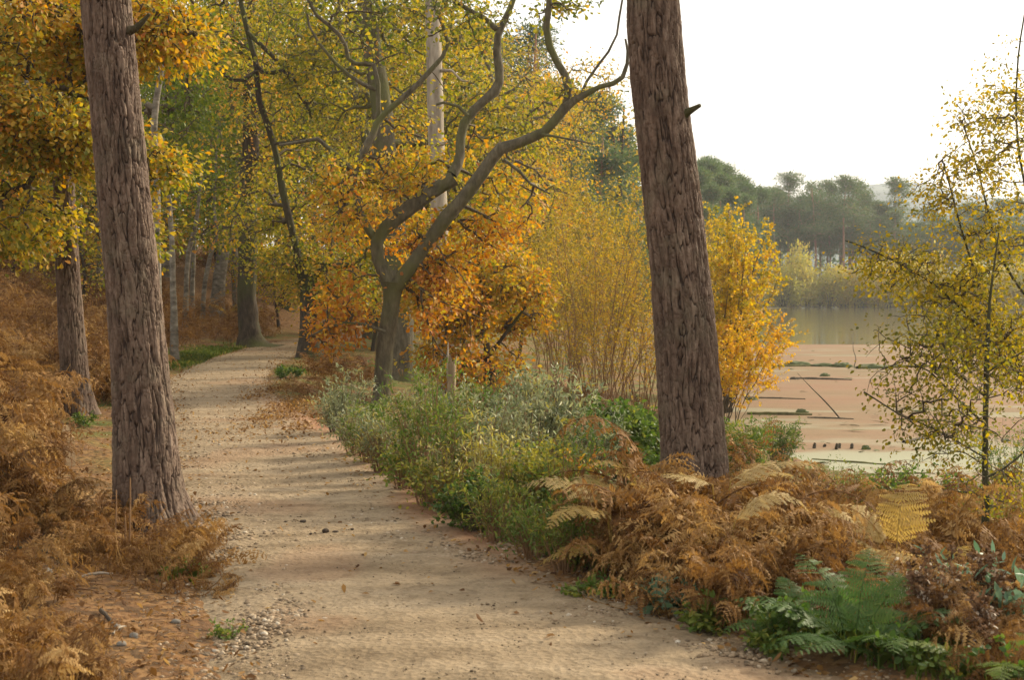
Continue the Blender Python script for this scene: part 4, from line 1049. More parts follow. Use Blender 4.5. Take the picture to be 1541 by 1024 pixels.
# pale willow scrub along the far waterline
LC = 'rounded yellow green willow bush on the far waterline'
rng = np.random.default_rng(9)
cp = []
for i in range(4):
    px, d = 1180 + i * 70, 190
    x = (px - 770.5) / F * d; d = shore_y(x) + 2.5; g = gat(px, d)
    C = blobs([(np.array([0, 0, 2.6]), (2.0, 2.0, 2.6), 1), (np.array([1.0, 0, 1.6]), (1.4, 1.4, 1.6), .4)], 110, .5, 300 + i, rng)
    st = fan_stems((0, 0, 0), 14, 4.6, 1.6, rng, foot=.4)
    root = empty('willow_bush', g, LC, 'bush', 'willow bushes across the lake')
    b = MB(); b.add(*tubes(st, np.tile(np.linspace(.06, .015, 6), (14, 1)), 4)); b.build('stems', M_TWIGM, root)
    f = MB(); foliage(f, C, nrm(C * [1, 1, .4] + [0, 0, .5]), dict(n=20, size=.28, r=.75, shape='oval', tint=(.40, .55, .70, .48)[i], tv=.1, tc=.12, flat=1.0, droop=-.3), rng); f.build('foliage', M_FARBUSH, root)
    cp.append(root)
for i in range(52):
    px = 1125 + 680 * (i + rng.random()) / 52; d = shore_y((px - 770.5) / F * 190) + 1.5 + 8 * rng.random() ** 2
    g = gat(px, d); s = .55 + .55 * rng.random()
    copy_tree(cp[int(rng.integers(4))], (g[0], g[1], g[2]), rng.random() * 6.28, (s * 1.0, s * 1.0, s * (1.0 + .5 * rng.random())), LC)

# ================================================================ lakeside thickets
def thicket(px, d, h, spread, m, seed, label, leaf, mat, stem=M_STEMR, rs=.010, side=30, side_l=.75, lean=(0, 0), cat='shrub', name='willow_shrub', foot=.5, group=None, wig=.085):
    rng = np.random.default_rng(seed); g = gat(px, d); g[2] -= .05
    S = fan_stems(g, m, h, spread, rng, 7, lean, wig, foot)
    return make_shrub(name, label, cat, g, S, leaf, stem, mat, group, seed, side, side_l, rs)
LT = dict(n=12, size=.040, shape='oval', tint=.40, tv=.13, tc=.16, droop=.1, up=.5)
thicket(880, 25.5, 5.0, 1.35, 24, 401, 'tall twiggy willow thicket with thin brown stems left of the right hand pine', LT, M_REED)
thicket(945, 27, 4.9, 1.35, 22, 402, 'tall twiggy ochre thicket touching the left side of the right hand pine', dict(LT, tint=.5), M_REED)
thicket(830, 30, 4.6, 1.3, 20, 403, 'upright thicket of fine stems behind the low orange oak', dict(LT, tint=.38), M_REED)
thicket(905, 34, 6.6, 1.7, 26, 404, 'tallest yellow green willow behind the lakeside thicket', dict(LT, tint=.22, n=8, size=.07), M_REED)
thicket(985, 31, 5.2, 1.4, 22, 405, 'ochre willow thicket seen behind the right hand pine', dict(LT, tint=.42), M_REED)
thicket(855, 42, 6.5, 2.1, 24, 406, 'pale yellow willow further along the shore', dict(LT, tint=.25, n=8, size=.09), M_REED)
LG = dict(n=24, size=.062, shape='round', tint=.60, tv=.13, tc=.12, droop=.3)
thicket(1085, 32, 5.3, 1.15, 34, 411, 'golden birch clump by the water just right of the right hand pine', dict(LG, tint=.52), M_GOLD, M_TWIG, rs=.018, side=18, side_l=.95, cat='birch tree', name='birch_tree', foot=.3)
thicket(1050, 36, 5.4, 1.2, 26, 412, 'yellow birch clump partly behind the right hand pine', dict(LG, tint=.45), M_GOLD, M_TWIG, rs=.018, side=20, side_l=.95, cat='birch tree', name='birch_tree', foot=.3)
thicket(1085, 29.5, 2.6, 1.0, 24, 413, 'low orange birch shoots over the pond edge under the golden birch', dict(LG, tint=.80, size=.05), M_GOLD, M_TWIG, rs=.01, side=18, side_l=.7, cat='birch tree', name='birch_tree', foot=.4)

# ================================================================ alders at the right edge
d = 9.8
g = gat(1484, d); g[2] -= .05
tr = limb([g, at(1484, 780, d), at(1482, 680, d), at(1485, 560, d), at(1488, 470, d), at(1496, 400, d), at(1503, 350, d)], list(pxr([14, 11, 9, 8, 5, 3, 2], d)), knob=.05)
bs = [limb(pl(p, dd), list(pxr(np.linspace(w, 2, len(p)), d)), knob=.06) for p, dd, w in (
    ([(1483, 690), (1440, 660), (1380, 640), (1335, 612), (1300, 590)], d - .3, 3), ([(1484, 640), (1450, 610), (1400, 560), (1370, 545)], d - .1, 4), ([(1483, 720), (1520, 700), (1560, 660)], d - .2, 4),
    ([(1486, 560), (1520, 540), (1560, 520)], d, 4), ([(1486, 600), (1440, 560), (1410, 500), (1390, 470)], d + .2, 4), ([(1484, 750), (1450, 740), (1420, 745)], d, 3))]
M_ALDERB = mat_bark('alder_bark', (.03, .03, .014), (.058, .055, .026), (.09, .082, .045), 12, 4, .6)
LA = dict(n=7, size=.030, r=.12, coh=.5, shape='oval', tint=.46, tv=.13, tc=.10, flat=.8, droop=.5)
make_tree('alder_tree', 'slender young alder with a straight mossy stem at the right edge', 'alder tree', g, [tr] + bs,
          [E(1450, 590, d - .1, 120, 100, .9, 1.3), E(1500, 700, d, 80, 70, .6, .4), E(1400, 520, d, 70, 60, .5, .4), E(1390, 570, d, 90, 130, .6, .8)], 600, dict(LA, tint=.58), M_ALDERB, M_TWIG, M_ALDER, seed=501, rt=.0016, nseg=8, flare=.2, step=.12, rmax=.012, twig_n=3, lump=1.4)
d = 10.6
g = gat(1690, d); g[2] -= .05
ls = [limb([g] + list(pl(p, dd)), [.02] + list(pxr(np.linspace(w, 2, len(p)), d)), knob=.05) for p, dd, w in (
    ([(1640, 640), (1590, 610), (1541, 556), (1500, 480), (1468, 410), (1448, 350), (1432, 290), (1418, 240)], d, 6),
    ([(1640, 600), (1560, 470), (1510, 395), (1490, 330), (1470, 250), (1450, 190)], d + .2, 5),
    ([(1640, 560), (1580, 400), (1545, 290), (1530, 190), (1532, 90), (1545, 0)], d - .2, 5),
    ([(1630, 640), (1560, 590), (1480, 500), (1420, 440), (1360, 400), (1300, 372), (1272, 362)], d - .3, 4),
    ([(1640, 500), (1600, 300), (1570, 150), (1560, 20), (1570, -120)], d + .3, 8))]
make_tree('alder_tree', 'many stemmed alder leaning in from the right edge against the white sky', 'alder tree', g, ls,
          [E(1480, 300, d, 90, 90, .8, 1.0), E(1500, 190, d, 75, 90, .7, .9), E(1535, 80, d, 50, 90, .6, .7), E(1420, 420, d - .2, 90, 60, .7, .75), E(1345, 400, d - .3, 75, 45, .4, .4), E(1400, 290, d, 50, 40, .4, .25), E(1490, 440, d, 100, 110, .7, 2.4), E(1425, 190, d, 34, 40, .4, .12), E(1365, 250, d, 26, 26, .3, .06), E(1490, 550, d, 90, 90, .6, 1.7)], 1900, dict(LA, tint=.60), M_ALDERB, M_TWIG, M_ALDER, seed=502, rt=.0016, nseg=7, flare=0, step=.12, rmax=.012, twig_n=3, lump=1.4)
# ================================================================ undergrowth right of the path
def shrub_px(px, py_base, py_top, width, m, seed, label, leaf, mat, stem=M_TWIG, rs=.006, side=6, side_l=.22, name='shrub', cat='shrub', wig=.05, foot=.4, g=None, group=None, from_t=.25):
    rng = np.random.default_rng(seed)
    g = ground(px, py_base) if g is None else g
    d = g[1]; h = (py_base - py_top) / F * d * 1.12; sp = width / 2 / F * d
    S = fan_stems(g - [0, 0, .03], m, h, sp * .85, rng, 6, (0, 0), wig, sp * foot)
    return make_shrub(name, label, cat, g, S, leaf, stem, mat, group, seed, side, side_l, rs, from_t)
SA = dict(n=10, size=.040, shape='lance', tint=.45, tv=.14, tc=.14, droop=.0, up=.8)
SO = dict(n=10, size=.038, shape='oval', tint=.45, tv=.13, tc=.14, droop=.2, up=.8)
for a in (
    (522, 668, 552, 60, 22, 601, 'silvery grey green sallow at the foot of the twisted oak', dict(SA, tint=.62), M_SALLOW, M_TWIG),
    (590, 712, 612, 80, 28, 602, 'dry brownish sallow between the path and the twisted oak', dict(SA, tint=.35, n=5), M_SALLOW, M_STEMR),
    (655, 745, 545, 150, 52, 603, 'big yellow green osier with ruddy upright stems', dict(SA, tint=.55), M_HERB, M_STEMR),
    (720, 760, 575, 110, 36, 604, 'bushy sallow with yellowing leaf tips right of the osier', dict(SA, tint=.5), M_SALLOW, M_STEMR),
    (820, 735, 545, 130, 44, 605, 'grey leaved sallow with pale flickering leaves in the middle of the thicket', dict(SA, tint=.50, size=.06), M_SALLOW, M_TWIG),
    (885, 745, 590, 100, 34, 606, 'dense grey green sallow left of the nettles', dict(SA, tint=.36), M_SALLOW, M_TWIG),
    (955, 735, 622, 120, 44, 607, 'bright green nettle bed left of the right hand pine', dict(SO, tint=.45, size=.055), M_HERB, M_TWIGM),
    (775, 700, 580, 100, 30, 608, 'dark sallow behind the pale leaved one', dict(SA, tint=.30), M_SALLOW, M_TWIG),
    (715, 800, 725, 80, 24, 609, 'low dark green bramble on the path edge', dict(SO, tint=.35, size=.03), M_HERB, M_TWIG),
    (745, 818, 720, 90, 26, 610, 'low yellow flecked weeds on the path edge', dict(SA, tint=.80, size=.035, n=6), M_HERB, M_STEMR),
    (800, 840, 760, 80, 26, 611, 'fresh green weeds on the path edge below the thicket', dict(SA, tint=.62, size=.035, n=6), M_HERB, M_STEMR),
    (850, 862, 770, 80, 26, 612, 'light green nettles beside the brown bracken heap', dict(SA, tint=.60, size=.038, n=6), M_HERB, M_STEMR),
    (830, 800, 690, 110, 34, 613, 'straggly olive weeds with dry brown seed stalks', dict(SO, tint=.70, size=.035, n=5), M_HERB, M_STEMR),
    (790, 790, 660, 110, 34, 614, 'yellow leaved bramble in the middle of the undergrowth', dict(SO, tint=.82, size=.03), M_HERB, M_STEMR),
    (672, 775, 705, 70, 22, 615, 'small dry weeds on the bare earth edge', dict(SO, tint=.85, size=.03, n=4), M_HERB, M_STEMR),
    (1118, 720, 625, 70, 36, 616, 'light green rush tuft right behind the right hand pine', dict(SA, tint=.62, size=.07), M_HERB, M_TWIGM),
    (1172, 712, 636, 54, 40, 617, 'small upright green willow shoot at the pond edge', dict(SA, tint=.45, size=.05), M_HERB, M_TWIGM),
    (1260, 760, 690, 90, 26, 618, 'pale green waterside weeds in front of the pond logs', dict(SA, tint=.62, n=5), M_HERB, M_STEMR),
    (1370, 790, 700, 120, 30, 619, 'green and rust weeds left of the slender alder stem', dict(SO, tint=.60, n=5), M_HERB, M_STEMR),
    (1520, 790, 640, 110, 34, 620, 'bright green willow shoots at the right edge behind the alder stem', dict(SA, tint=.60), M_HERB, M_TWIGM),
    (1500, 840, 740, 130, 34, 621, 'yellow green bramble at the right edge', dict(SO, tint=.72), M_HERB, M_STEMR),
    (1440, 800, 730, 90, 24, 622, 'dark green weeds under the slender alder', dict(SO, tint=.42), M_HERB, M_TWIG),
    (915, 700, 600, 110, 36, 623, 'dark green nettles behind the grey green sallow', dict(SO, tint=.32, size=.06), M_HERB, M_TWIG),
    (1010, 755, 660, 90, 28, 624, 'green nettles hidden behind the right hand pine foot', dict(SO, tint=.5), M_HERB, M_TWIGM),
    (700, 690, 590, 100, 34, 625, 'green osier further down the slope behind the ruddy stems', dict(SA, tint=.45), M_HERB, M_STEMR),
    (760, 740, 640, 90, 30, 627, 'straw coloured dry willowherb in the middle of the thicket', dict(SA, tint=.95, n=5, size=.04), M_SALLOW, M_STEMR),
    (690, 770, 660, 80, 30, 628, 'dry straw and rust stems in front of the osier', dict(SA, tint=.9, n=4, size=.04), M_SALLOW, M_STEMR),
    (860, 800, 680, 90, 30, 629, 'reddish dry stems left of the broken stake', dict(SO, tint=.9, n=4, size=.03), M_REED, M_STEMR),
    (575, 712, 632, 60, 22, 630, 'thin yellowing willowherb at the foot of the twisted oak', dict(SA, tint=.9, n=5, size=.045), M_SALLOW, M_STEMR),
    (508, 655, 588, 56, 22, 634, 'grey green sallow standing closest to the path bend', dict(SA, tint=.5), M_SALLOW, M_TWIG),
    (532, 690, 612, 60, 24, 635, 'straggly grey green sallow in front of the twisted oak trunk', dict(SA, tint=.55, n=8), M_SALLOW, M_STEMR),
    (556, 700, 600, 60, 24, 636, 'yellowish sallow at the left foot of the osier', dict(SA, tint=.6, n=8), M_HERB, M_STEMR),
    (560, 698, 640, 40, 18, 631, 'low straw weeds at the edge of the red earth, nearest the twisted oak', dict(SA, tint=.85, n=5, size=.028), M_SALLOW, M_STEMR),
    (606, 738, 668, 46, 18, 632, 'olive weeds on the red earth edge below the dry sallow', dict(SO, tint=.62, n=6, size=.03), M_HERB, M_STEMR),
    (640, 764, 690, 50, 20, 633, 'mixed green and straw weeds leaning over the red earth', dict(SO, tint=.74, n=6, size=.03), M_HERB, M_STEMR),
    (640, 655, 580, 70, 22, 626, 'pale sallow just right of the twisted oak trunk', dict(SA, tint=.55), M_SALLOW, M_TWIG),
):
    px, pb, pt, wd, mm, sd_, lab, lf, mat_, stm = a
    shrub_px(px, pb, pt, wd, mm, sd_, lab, lf, mat_, stm, side=7, rs=.005)

for i, (px, pb, pt, wd, lab, lf, mat_) in enumerate((
    (600, 725, 575, 40, 'tall wispy willowherb stalks rising just right of the twisted oak trunk', dict(SA, tint=.7, n=6), M_SALLOW),
    (675, 765, 590, 46, 'tall upright olive stalks in front of the osier', dict(SA, tint=.66, n=6), M_HERB),
    (735, 790, 610, 46, 'tall straw topped stalks above the yellow flecked weeds', dict(SA, tint=.9, n=6), M_SALLOW),
    (790, 770, 575, 50, 'tall slender grey stalks standing above the pale leaved sallow', dict(SA, tint=.6, n=6), M_SALLOW),
    (850, 815, 640, 46, 'tall olive weeds left of the brown bracken heap', dict(SA, tint=.74, n=6), M_HERB),
    (890, 790, 620, 46, 'tall green stalks behind the broken stake', dict(SA, tint=.5, n=6), M_HERB))):
    shrub_px(px, pb, pt, wd, 16, 680 + i, lab, lf, mat_, M_STEMR, rs=.004, side=8, side_l=.12, name='wispy_plant', cat='plant', wig=.035, foot=.7, from_t=.3)

# herbs at the foot of the bracken by the path, big-leaved plants at the lower right
for i, (px, pb, pt, wd, mm, lab, lf, mat_) in enumerate((
    (1000, 925, 880, 80, 12, 'bluish green seedlings at the foot of the brown bracken', dict(SO, size=.055, tint=.45, n=5), M_BLUE),
    (1060, 950, 905, 70, 12, 'small pale green leaves on the gravel edge', dict(SO, size=.04, tint=.7), M_HERB),
    (900, 905, 880, 60, 10, 'tiny green weeds where the gravel meets the bracken', dict(SO, size=.03, tint=.5), M_HERB),
    (1180, 975, 905, 90, 18, 'dark green bramble left of the green fern', dict(SO, size=.03, tint=.30), M_HERB),
    (1165, 990, 955, 60, 10, 'light weeds at the gravel corner', dict(SO, size=.03, tint=.6), M_HERB),
    (1380, 1010, 950, 120, 12, 'dark leaved bramble right of the green fern', dict(SO, size=.032, tint=.24, n=5), M_HERB),
    (1460, 960, 840, 80, 7, 'bluish green plant with long pointed leaves at the lower right', dict(SA, size=.095, tint=.5, n=6, tv=.1, tc=.05), M_BLUE),
    (1520, 1000, 880, 90, 8, 'second bluish green long leaved plant in the lower right corner', dict(SA, size=.09, tint=.45, n=5, tv=.1, tc=.05), M_BLUE),
    (1440, 1040, 990, 120, 9, 'pale leaved bramble in the lower right corner', dict(SO, size=.03, tint=.55, n=4), M_HERB),
    (1530, 1060, 975, 110, 8, 'green weeds filling the lower right corner', dict(SO, size=.03, tint=.4, n=4), M_HERB),
    (292, 872, 850, 50, 12, 'green weeds at the foot of the large left pine', dict(SA, size=.035, tint=.62), M_HERB),
    (340, 965, 945, 40, 6, 'small green weeds on the left gravel edge', dict(SO, size=.018, tint=.62), M_HERB),
    (122, 642, 622, 36, 10, 'dark green weeds at the foot of the slim pine', dict(SO, size=.03, tint=.4), M_HERB),
    (435, 572, 553, 36, 12, 'dark green tuft at the path bend below the forked oak', dict(SO, size=.04, tint=.3), M_HERB))):
    shrub_px(px, pb, pt, wd, mm, 640 + i, lab, lf, mat_, M_TWIGM if i not in (6, 7) else M_STEMR, rs=.004, side=5 if i not in (6, 7) else 3, side_l=.10, name='weed' if i not in (6, 7) else 'leafy_plant', cat='plant', wig=.04, from_t=.3)

# dry dock and willowherb stalks, lower right
M_SEED = mat_leaf('seed_fluff', [(0, (.10, .055, .03)), (.5, (.19, .115, .062)), (1, (.60, .54, .45))], .3, rough=.9)
for i, (px, pb, pt, lab, tint) in enumerate(((1408, 980, 800, 'tall dark brown dry seed stalk in front of the yellow bracken', .15), (1432, 985, 850, 'dry brown seed stalk with white fluff right of the yellow bracken', .6),
                                           (1490, 1000, 850, 'dry reddish stalk among the bluish green plants', .25), (1350, 960, 850, 'small dry stalk with white fluff left of the dark one', .7), (1470, 1030, 900, 'brown dead stalk in the lower right corner', .2), (1395, 1000, 860, 'second dark dry stalk close beside the tallest one', .15))):
    shrub_px(px, pb, pt, 40, 6, 660 + i, lab, dict(n=10, size=.022, shape='oval', tint=tint, tv=.2, tc=.25, droop=0., up=.5), M_SEED, M_BDARK, rs=.004, side=14, side_l=.09, name='seed_stalk', cat='dry plant', wig=.03, foot=.6, from_t=.45)

# ================================================================ bracken
BR = [bracken_mesh(11, .78, 700 + i, 1.0, .52 + .05 * (i % 3 - 1), Lr=(.75, .5), drop=(-85, -35), npair=14, npl=10).build('bracken_clump', M_BRACK) for i in range(11)]
FARB = [bracken_mesh(9, .80, 720 + i, .9, .45 + .06 * (i % 3 - 1), npair=9, npl=5, quad=False).build('bracken_clump', M_BRACK) for i in range(5)]
LOW = [bracken_mesh(9, .42, 740 + i, 1.2, .52, spread=.30, up=(15, 60), drop=(-50, 5)).build('bracken_clump', M_BRACK) for i in range(4)]
for o in BR + FARB + LOW: o['category'] = 'bracken'
used = set()
def put(protos_, g, rz, s, label, group, tilt=(0, 0)):
    o = protos_[int(rng.integers(len(protos_)))]
    if o.name in used: o = o.copy(); COL.objects.link(o)
    else: used.add(o.name)
    o.location = (g[0], g[1], g[2] - .02); o.rotation_euler = (tilt[0] + .16 * rng.normal(), tilt[1] + .16 * rng.normal(), rz); o.scale = (s, s, s * (.85 + .3 * rng.random()))
    tag(o, label, 'bracken', group)
    return o
rng = np.random.default_rng(31)
# heap round the right hand pine
HEAP = 'brown bracken in the heap round the foot of the right hand pine'
for px, py, s in ((935, 885, .85), (950, 880, 1.0), (985, 905, .9), (1010, 880, 1.15), (1035, 900, .95), (1060, 870, 1.1), (1005, 868, 1.45), (1035, 866, 1.5), (980, 872, 1.25), (1062, 872, 1.4), (1085, 905, .95), (1110, 890, 1.0), (1140, 910, .95), (1165, 925, .85), (1180, 890, 1.0), (1215, 900, .95), (1240, 880, .95),
                  (1265, 870, .95), (1010, 850, 1.15), (1060, 835, 1.0), (1120, 850, 1.0), (1170, 850, .95), (1220, 850, .95), (930, 860, .95), (970, 850, 1.05), (1290, 880, .9), (1320, 890, .85), (1300, 850, .9), (1095, 850, 1.05), (1055, 925, .7), (1110, 935, .75), (1075, 860, 1.2), (1350, 870, .9)):
    if px < 1000: continue
    put(BR, ground((px + 25 if px < 1030 else px) + 6 * rng.normal(), py), rng.random() * 6.28, s * (.80 - .28 * min(1, abs(px - 1060) / 260.)) * (.8 if px < 1040 else 1) * (.95 + .1 * rng.random()), HEAP, 'bracken heap round the right hand pine')
SLOPE = 'brown bracken on the slope between the right hand pine and the pond'
for i in range(30):
    px = 1110 + 430 * rng.random(); py = 735 + 120 * rng.random() ** 1.2
    put(BR if py > 790 else FARB, ground(px, py), rng.random() * 6.28, .55 + .25 * rng.random(), SLOPE, 'bracken on the pond slope')
for px, py, s in ((1400, 850, .95), (1420, 870, .9), (1385, 830, .95), (1450, 860, .85), (1540, 870, .8), (1500, 890, .7), (1480, 980, .6), (1420, 1000, .55), (1530, 960, .6), (1400, 985, .5), (1450, 1000, .5), (1500, 1010, .5), (1370, 960, .55), (1440, 930, .6), (1500, 940, .6), (1330, 945, .5), (1540, 1050, .45)):
    put(BR, ground(px, py), rng.random() * 6.28, s * .8, 'dark brown bracken under the slender alder at the right edge', 'bracken under the alder')
# bank left of the path
BANK = 'brown bracken on the bank left of the path'
pts = []
tries = 0
while len(pts) < 168 and tries < 20000:
    tries += 1
    y = 9.3 + 34 * rng.random() ** 1.25; x = path_l(y) - (.55 + 9.0 * rng.random() ** 1.1) - (.25 if y > 14 else 0)
    px = 770.5 + x / y * F
    if px < -160: continue
    if y < 10.5 and x > -2.75: continue
    if px + .6 / y * F > 92 and px < 190 and 9.2 < y < 16.8: continue
    if 15.5 < y < 16.5 and abs(x - gat(114, 16)[0]) < .35: continue
    if 11.2 < y < 15.2 and path_l(y) - x < 1.15: continue
    if 24 < y < 36 and path_l(y) - x < 1.3: continue
    if any((x - a) ** 2 + (y - b) ** 2 < (.42 + .012 * y) ** 2 for a, b in pts): continue
    pts.append((x, y))
for x, y in pts:
    put(BR if y < 19 else FARB, (x, y, H(x, y)), rng.random() * 6.28, (.78 + .28 * rng.random()) * (1.0 if y < 14 else 1.1), BANK, 'bracken bank left of the path')
for px, py, s in ((-10, 800, 1.0), (30, 790, .6), (85, 800, .38), (150, 800, .42), (-15, 740, 1.0), (-5, 725, .6), (100, 765, .26), (-20, 690, 1.0), (0, 675, .75), (30, 775, .4), (130, 812, .36), (62, 765, .25), (180, 808, .4), (-40, 760, 1.1), (-60, 820, 1.1)):
    put(BR, ground(px, py), rng.random() * 6.28, s * .85, BANK, 'bracken bank left of the path')
FOOT = 'low collapsed bracken litter round the foot of the large left pine'
for px, py, s in ((190, 838, 1.0), (225, 850, 1.05), (262, 850, .95), (290, 835, .8), (160, 830, 1.0), (210, 870, .9), (250, 880, .85), (285, 875, .7), (130, 850, .8), (305, 900, .45)):
    put(LOW, ground(px, py), rng.random() * 6.28, s * .8, FOOT, 'bracken litter at the left pine')
NEARL = 'withered bracken in the lower left corner'
for px, py, s in ((10, 1010, .8), (60, 1030, .7), (20, 960, .8), (50, 985, .65), (0, 905, .85), (35, 900, .7), (-40, 960, 1.0), (-30, 1040, .9), (90, 1060, .55), (60, 930, .5), (20, 1070, .8)):
    put(LOW + BR[:2], ground(px, py), rng.random() * 6.28, s * .62, NEARL, 'bracken in the lower left corner')
# round the twisted oak and along the far right path edge
OAKB = 'rusty bracken by the path near the oaks'
for px, py, s in ((500, 590, .9), (485, 575, .9), (510, 560, .9), (535, 585, .9), (480, 555, .8), (450, 600, .45), (440, 590, .4), (555, 575, .9), (700, 620, 1.0), (760, 625, 1.0), (820, 620, .9), (900, 625, .9), (960, 630, .9), (860, 615, 1.0), (740, 600, 1.0), (800, 600, 1.0)):
    put(FARB, ground(px, py), rng.random() * 6.28, s * .85, OAKB, 'bracken near the oaks')
WOODB = 'bracken under the trees of the wood'
n = 0
while n < 40:
    y = 40 + 28 * rng.random(); px = -40 + 560 * rng.random(); g = gat(px, y)
    if path_l(y) - g[0] < .8: continue
    put(FARB, g, rng.random() * 6.28, 1.1 + .5 * rng.random(), WOODB, 'bracken deep in the wood'); n += 1

# single yellow fronds and the green fern
ZUP = 1.2
def fern_thing(name, label, spec, mat, base, group=None):
    """spec: [(azimuth, length, width, start elevation, end elevation, stalk height, tint)]"""
    root = empty(name, base, label, 'fern', group)
    for i, (az, L_, wd, a0, a1, z, tn) in enumerate(spec):
        z = z * ZUP; mb = MB(); top = np.array([.05 * math.cos(R(az)), .05 * math.sin(R(az)), z])
        t = np.linspace(0, 1, 4)[:, None]
        if z > .03: mb.add(*tubes((top * t)[None], np.linspace(.005, .004, 4)[None], 4), .2)
        frond(mb, L_, wd, 17, 11, R(a0), R(a1), R(az), top, curl=.35, twist=.28, tint=tn, tv=.06, miss=.02, stipe=.04, rng=rng, pw=.17)
        mb.build('frond', mat, root)
    return root
g = lambda x, y: ground(x, y)
fern_thing('bracken_fern', 'pale yellow drooping bracken frond left of the right hand pine', [(200, .50, .20, 65, -40, .36, .75), (150, .42, .18, 50, -50, .30, .7)], M_FERNY, g(985, 860))
fern_thing('bracken_fern', 'pale yellow bracken fronds at the left end of the brown heap beside the broken stake', [(170, .5, .2, 35, -35, .34, .85), (215, .45, .18, 20, -50, .3, .6), (120, .45, .18, 40, -30, .32, .7), (190, .4, .16, 0, -50, .16, .5)], M_FERNY, g(925, 868))
fern_thing('bracken_fern', 'large yellow bracken fronds standing upright in the brown bracken left of the alder', [(60, .5, .22, 80, -20, .26, .45), (150, .46, .2, 62, -40, .26, .7), (185, .48, .2, 45, -50, .2, .8), (230, .5, .2, 40, -45, .18, .8), (-30, .5, .2, 40, -40, .10, .4), (250, .55, .22, 30, -50, .20, .85)], M_FERNY, g(1345, 905))
fern_thing('bracken_fern', 'small yellow bracken frond hanging in the middle of the brown heap', [(-30, .36, .13, 40, -75, .36, .7)], M_FERNY, g(1190, 895))
fern_thing('bracken_fern', 'straw coloured bracken frond arching on the front of the brown heap', [(-10, .45, .16, 50, -65, .34, .9)], M_FERNY, g(1090, 905))
fern_thing('bracken_fern', 'straw coloured bracken fronds spread across the top of the brown heap', [(-5, .55, .2, 30, -30, .50, .95), (20, .5, .18, 25, -35, .46, .85), (170, .5, .18, 20, -40, .48, .9)], M_FERNY, g(1085, 870))
fern_thing('bracken_fern', 'bright yellow low fern right of the large yellow fronds', [(-60, .38, .2, 40, -30, .10, .3), (20, .4, .2, 55, -10, .10, .25), (-120, .36, .18, 30, -30, .08, .35)], M_FERNY, g(1375, 925))
fern_thing('bracken_fern', 'yellow fern low down among the oak bracken at the path bend', [(-40, .9, .4, 50, -20, .4, .3), (200, .8, .36, 50, -30, .4, .4)], M_FERNY, g(345, 500))
fern_thing('green_fern', 'fresh green fern by the path with a dark stick beside it', [(60, .52, .2, 70, -5, .04, .5), (110, .5, .2, 62, 0, .04, .55), (165, .5, .2, 40, -20, .04, .45), (-20, .48, .2, 40, -25, .04, .4), (-75, .46, .2, 32, -25, .03, .5), (-120, .42, .18, 22, -25, .03, .4), (20, .48, .2, 60, 0, .04, .6), (215, .44, .18, 25, -30, .03, .35)], M_FERNG, g(1282, 985))
fern_thing('green_fern', 'smaller green fern left of the dark stick', [(150, .42, .14, 30, -15, .04, .5), (200, .4, .14, 20, -25, .04, .45), (100, .36, .14, 50, -10, .04, .5)], M_FERNG, g(1215, 965))
fern_thing('green_fern', 'yellow green fern tips in the lower right corner', [(-100, .4, .16, 25, -25, .05, .85), (160, .4, .16, 25, -25, .05, .8), (30, .4, .16, 30, -20, .05, .9)], M_FERNG, g(1495, 1035))

# ================================================================ grass, litter, stones: stuff nobody could count
def grass(name, label, XY, h, tint, seed):
    XY = XY[(XY[:, 0] < path_l(XY[:, 1]) - .05) | (XY[:, 0] > path_r(XY[:, 1]) + .16)]
    r = np.random.default_rng(seed); n = len(XY); z = np.where((XY[:, 0] > path_l(XY[:, 1])) & (XY[:, 0] < path_r(XY[:, 1])), path_z(XY[:, 0], XY[:, 1]), height(XY[:, 0], XY[:, 1]))
    b = np.c_[XY, z - .01]; a = r.random(n) * 6.28; ln = h * (.5 + .9 * r.random(n))
    dv = np.stack([np.cos(a), np.sin(a), np.zeros(n)], -1); w = np.stack([-np.sin(a), np.cos(a), np.zeros(n)], -1) * (.004 + .003 * r.random(n))[:, None] * (h / .12)
    ten = (.25 + .8 * r.random(n))[:, None]
    m1 = b + np.array([0, 0, 1]) * (ln * .6)[:, None] + dv * ln[:, None] * .18 * ten; t = b + np.array([0, 0, 1]) * (ln * (1.0 - .3 * ten[:, 0]))[:, None] + dv * ln[:, None] * .6 * ten
    V = np.stack([b - w, b + w, m1 + w * .7, t, m1 - w * .7], 1).reshape(-1, 3)
    mb = MB(); mb.add(V, np.arange(n * 5).reshape(n, 5), np.clip(tint + .16 * r.normal(size=n), .02, .98))
    return tag(mb.build(name, M_HERB), label, kind='stuff')
r = np.random.default_rng(55)
def patch(px, py, rx, ry, n):
    c = ground(px, py); e1 = rx / F * c[1]; top = ground(px, py - ry); e2 = abs(top[1] - c[1])
    return np.stack([c[0] + e1 * r.normal(size=n) * .6, c[1] + e2 * r.normal(size=n) * .6], -1)
XY = np.concatenate([patch(290, 540, 44, 10, 3200), patch(330, 530, 40, 8, 2200), patch(258, 552, 20, 8, 800), patch(270, 875, 22, 10, 60), patch(305, 850, 22, 10, 60),
                     patch(545, 685, 26, 18, 500), patch(590, 712, 26, 16, 400), patch(500, 650, 24, 18, 400), patch(655, 765, 22, 12, 250), patch(930, 905, 40, 10, 300), patch(1040, 940, 50, 12, 320), patch(1090, 680, 60, 30, 1500), patch(1300, 760, 120, 24, 2600), patch(1480, 780, 90, 30, 1800),
                     patch(840, 850, 60, 20, 900), patch(750, 800, 60, 22, 1100), patch(160, 600, 40, 24, 600), patch(435, 560, 20, 8, 400), patch(1250, 960, 120, 20, 700), patch(1430, 1010, 120, 30, 900), patch(700, 780, 40, 10, 500), np.stack([2.6 + 6 * r.random(9000), 5 + 11 * r.random(9000)], -1)])
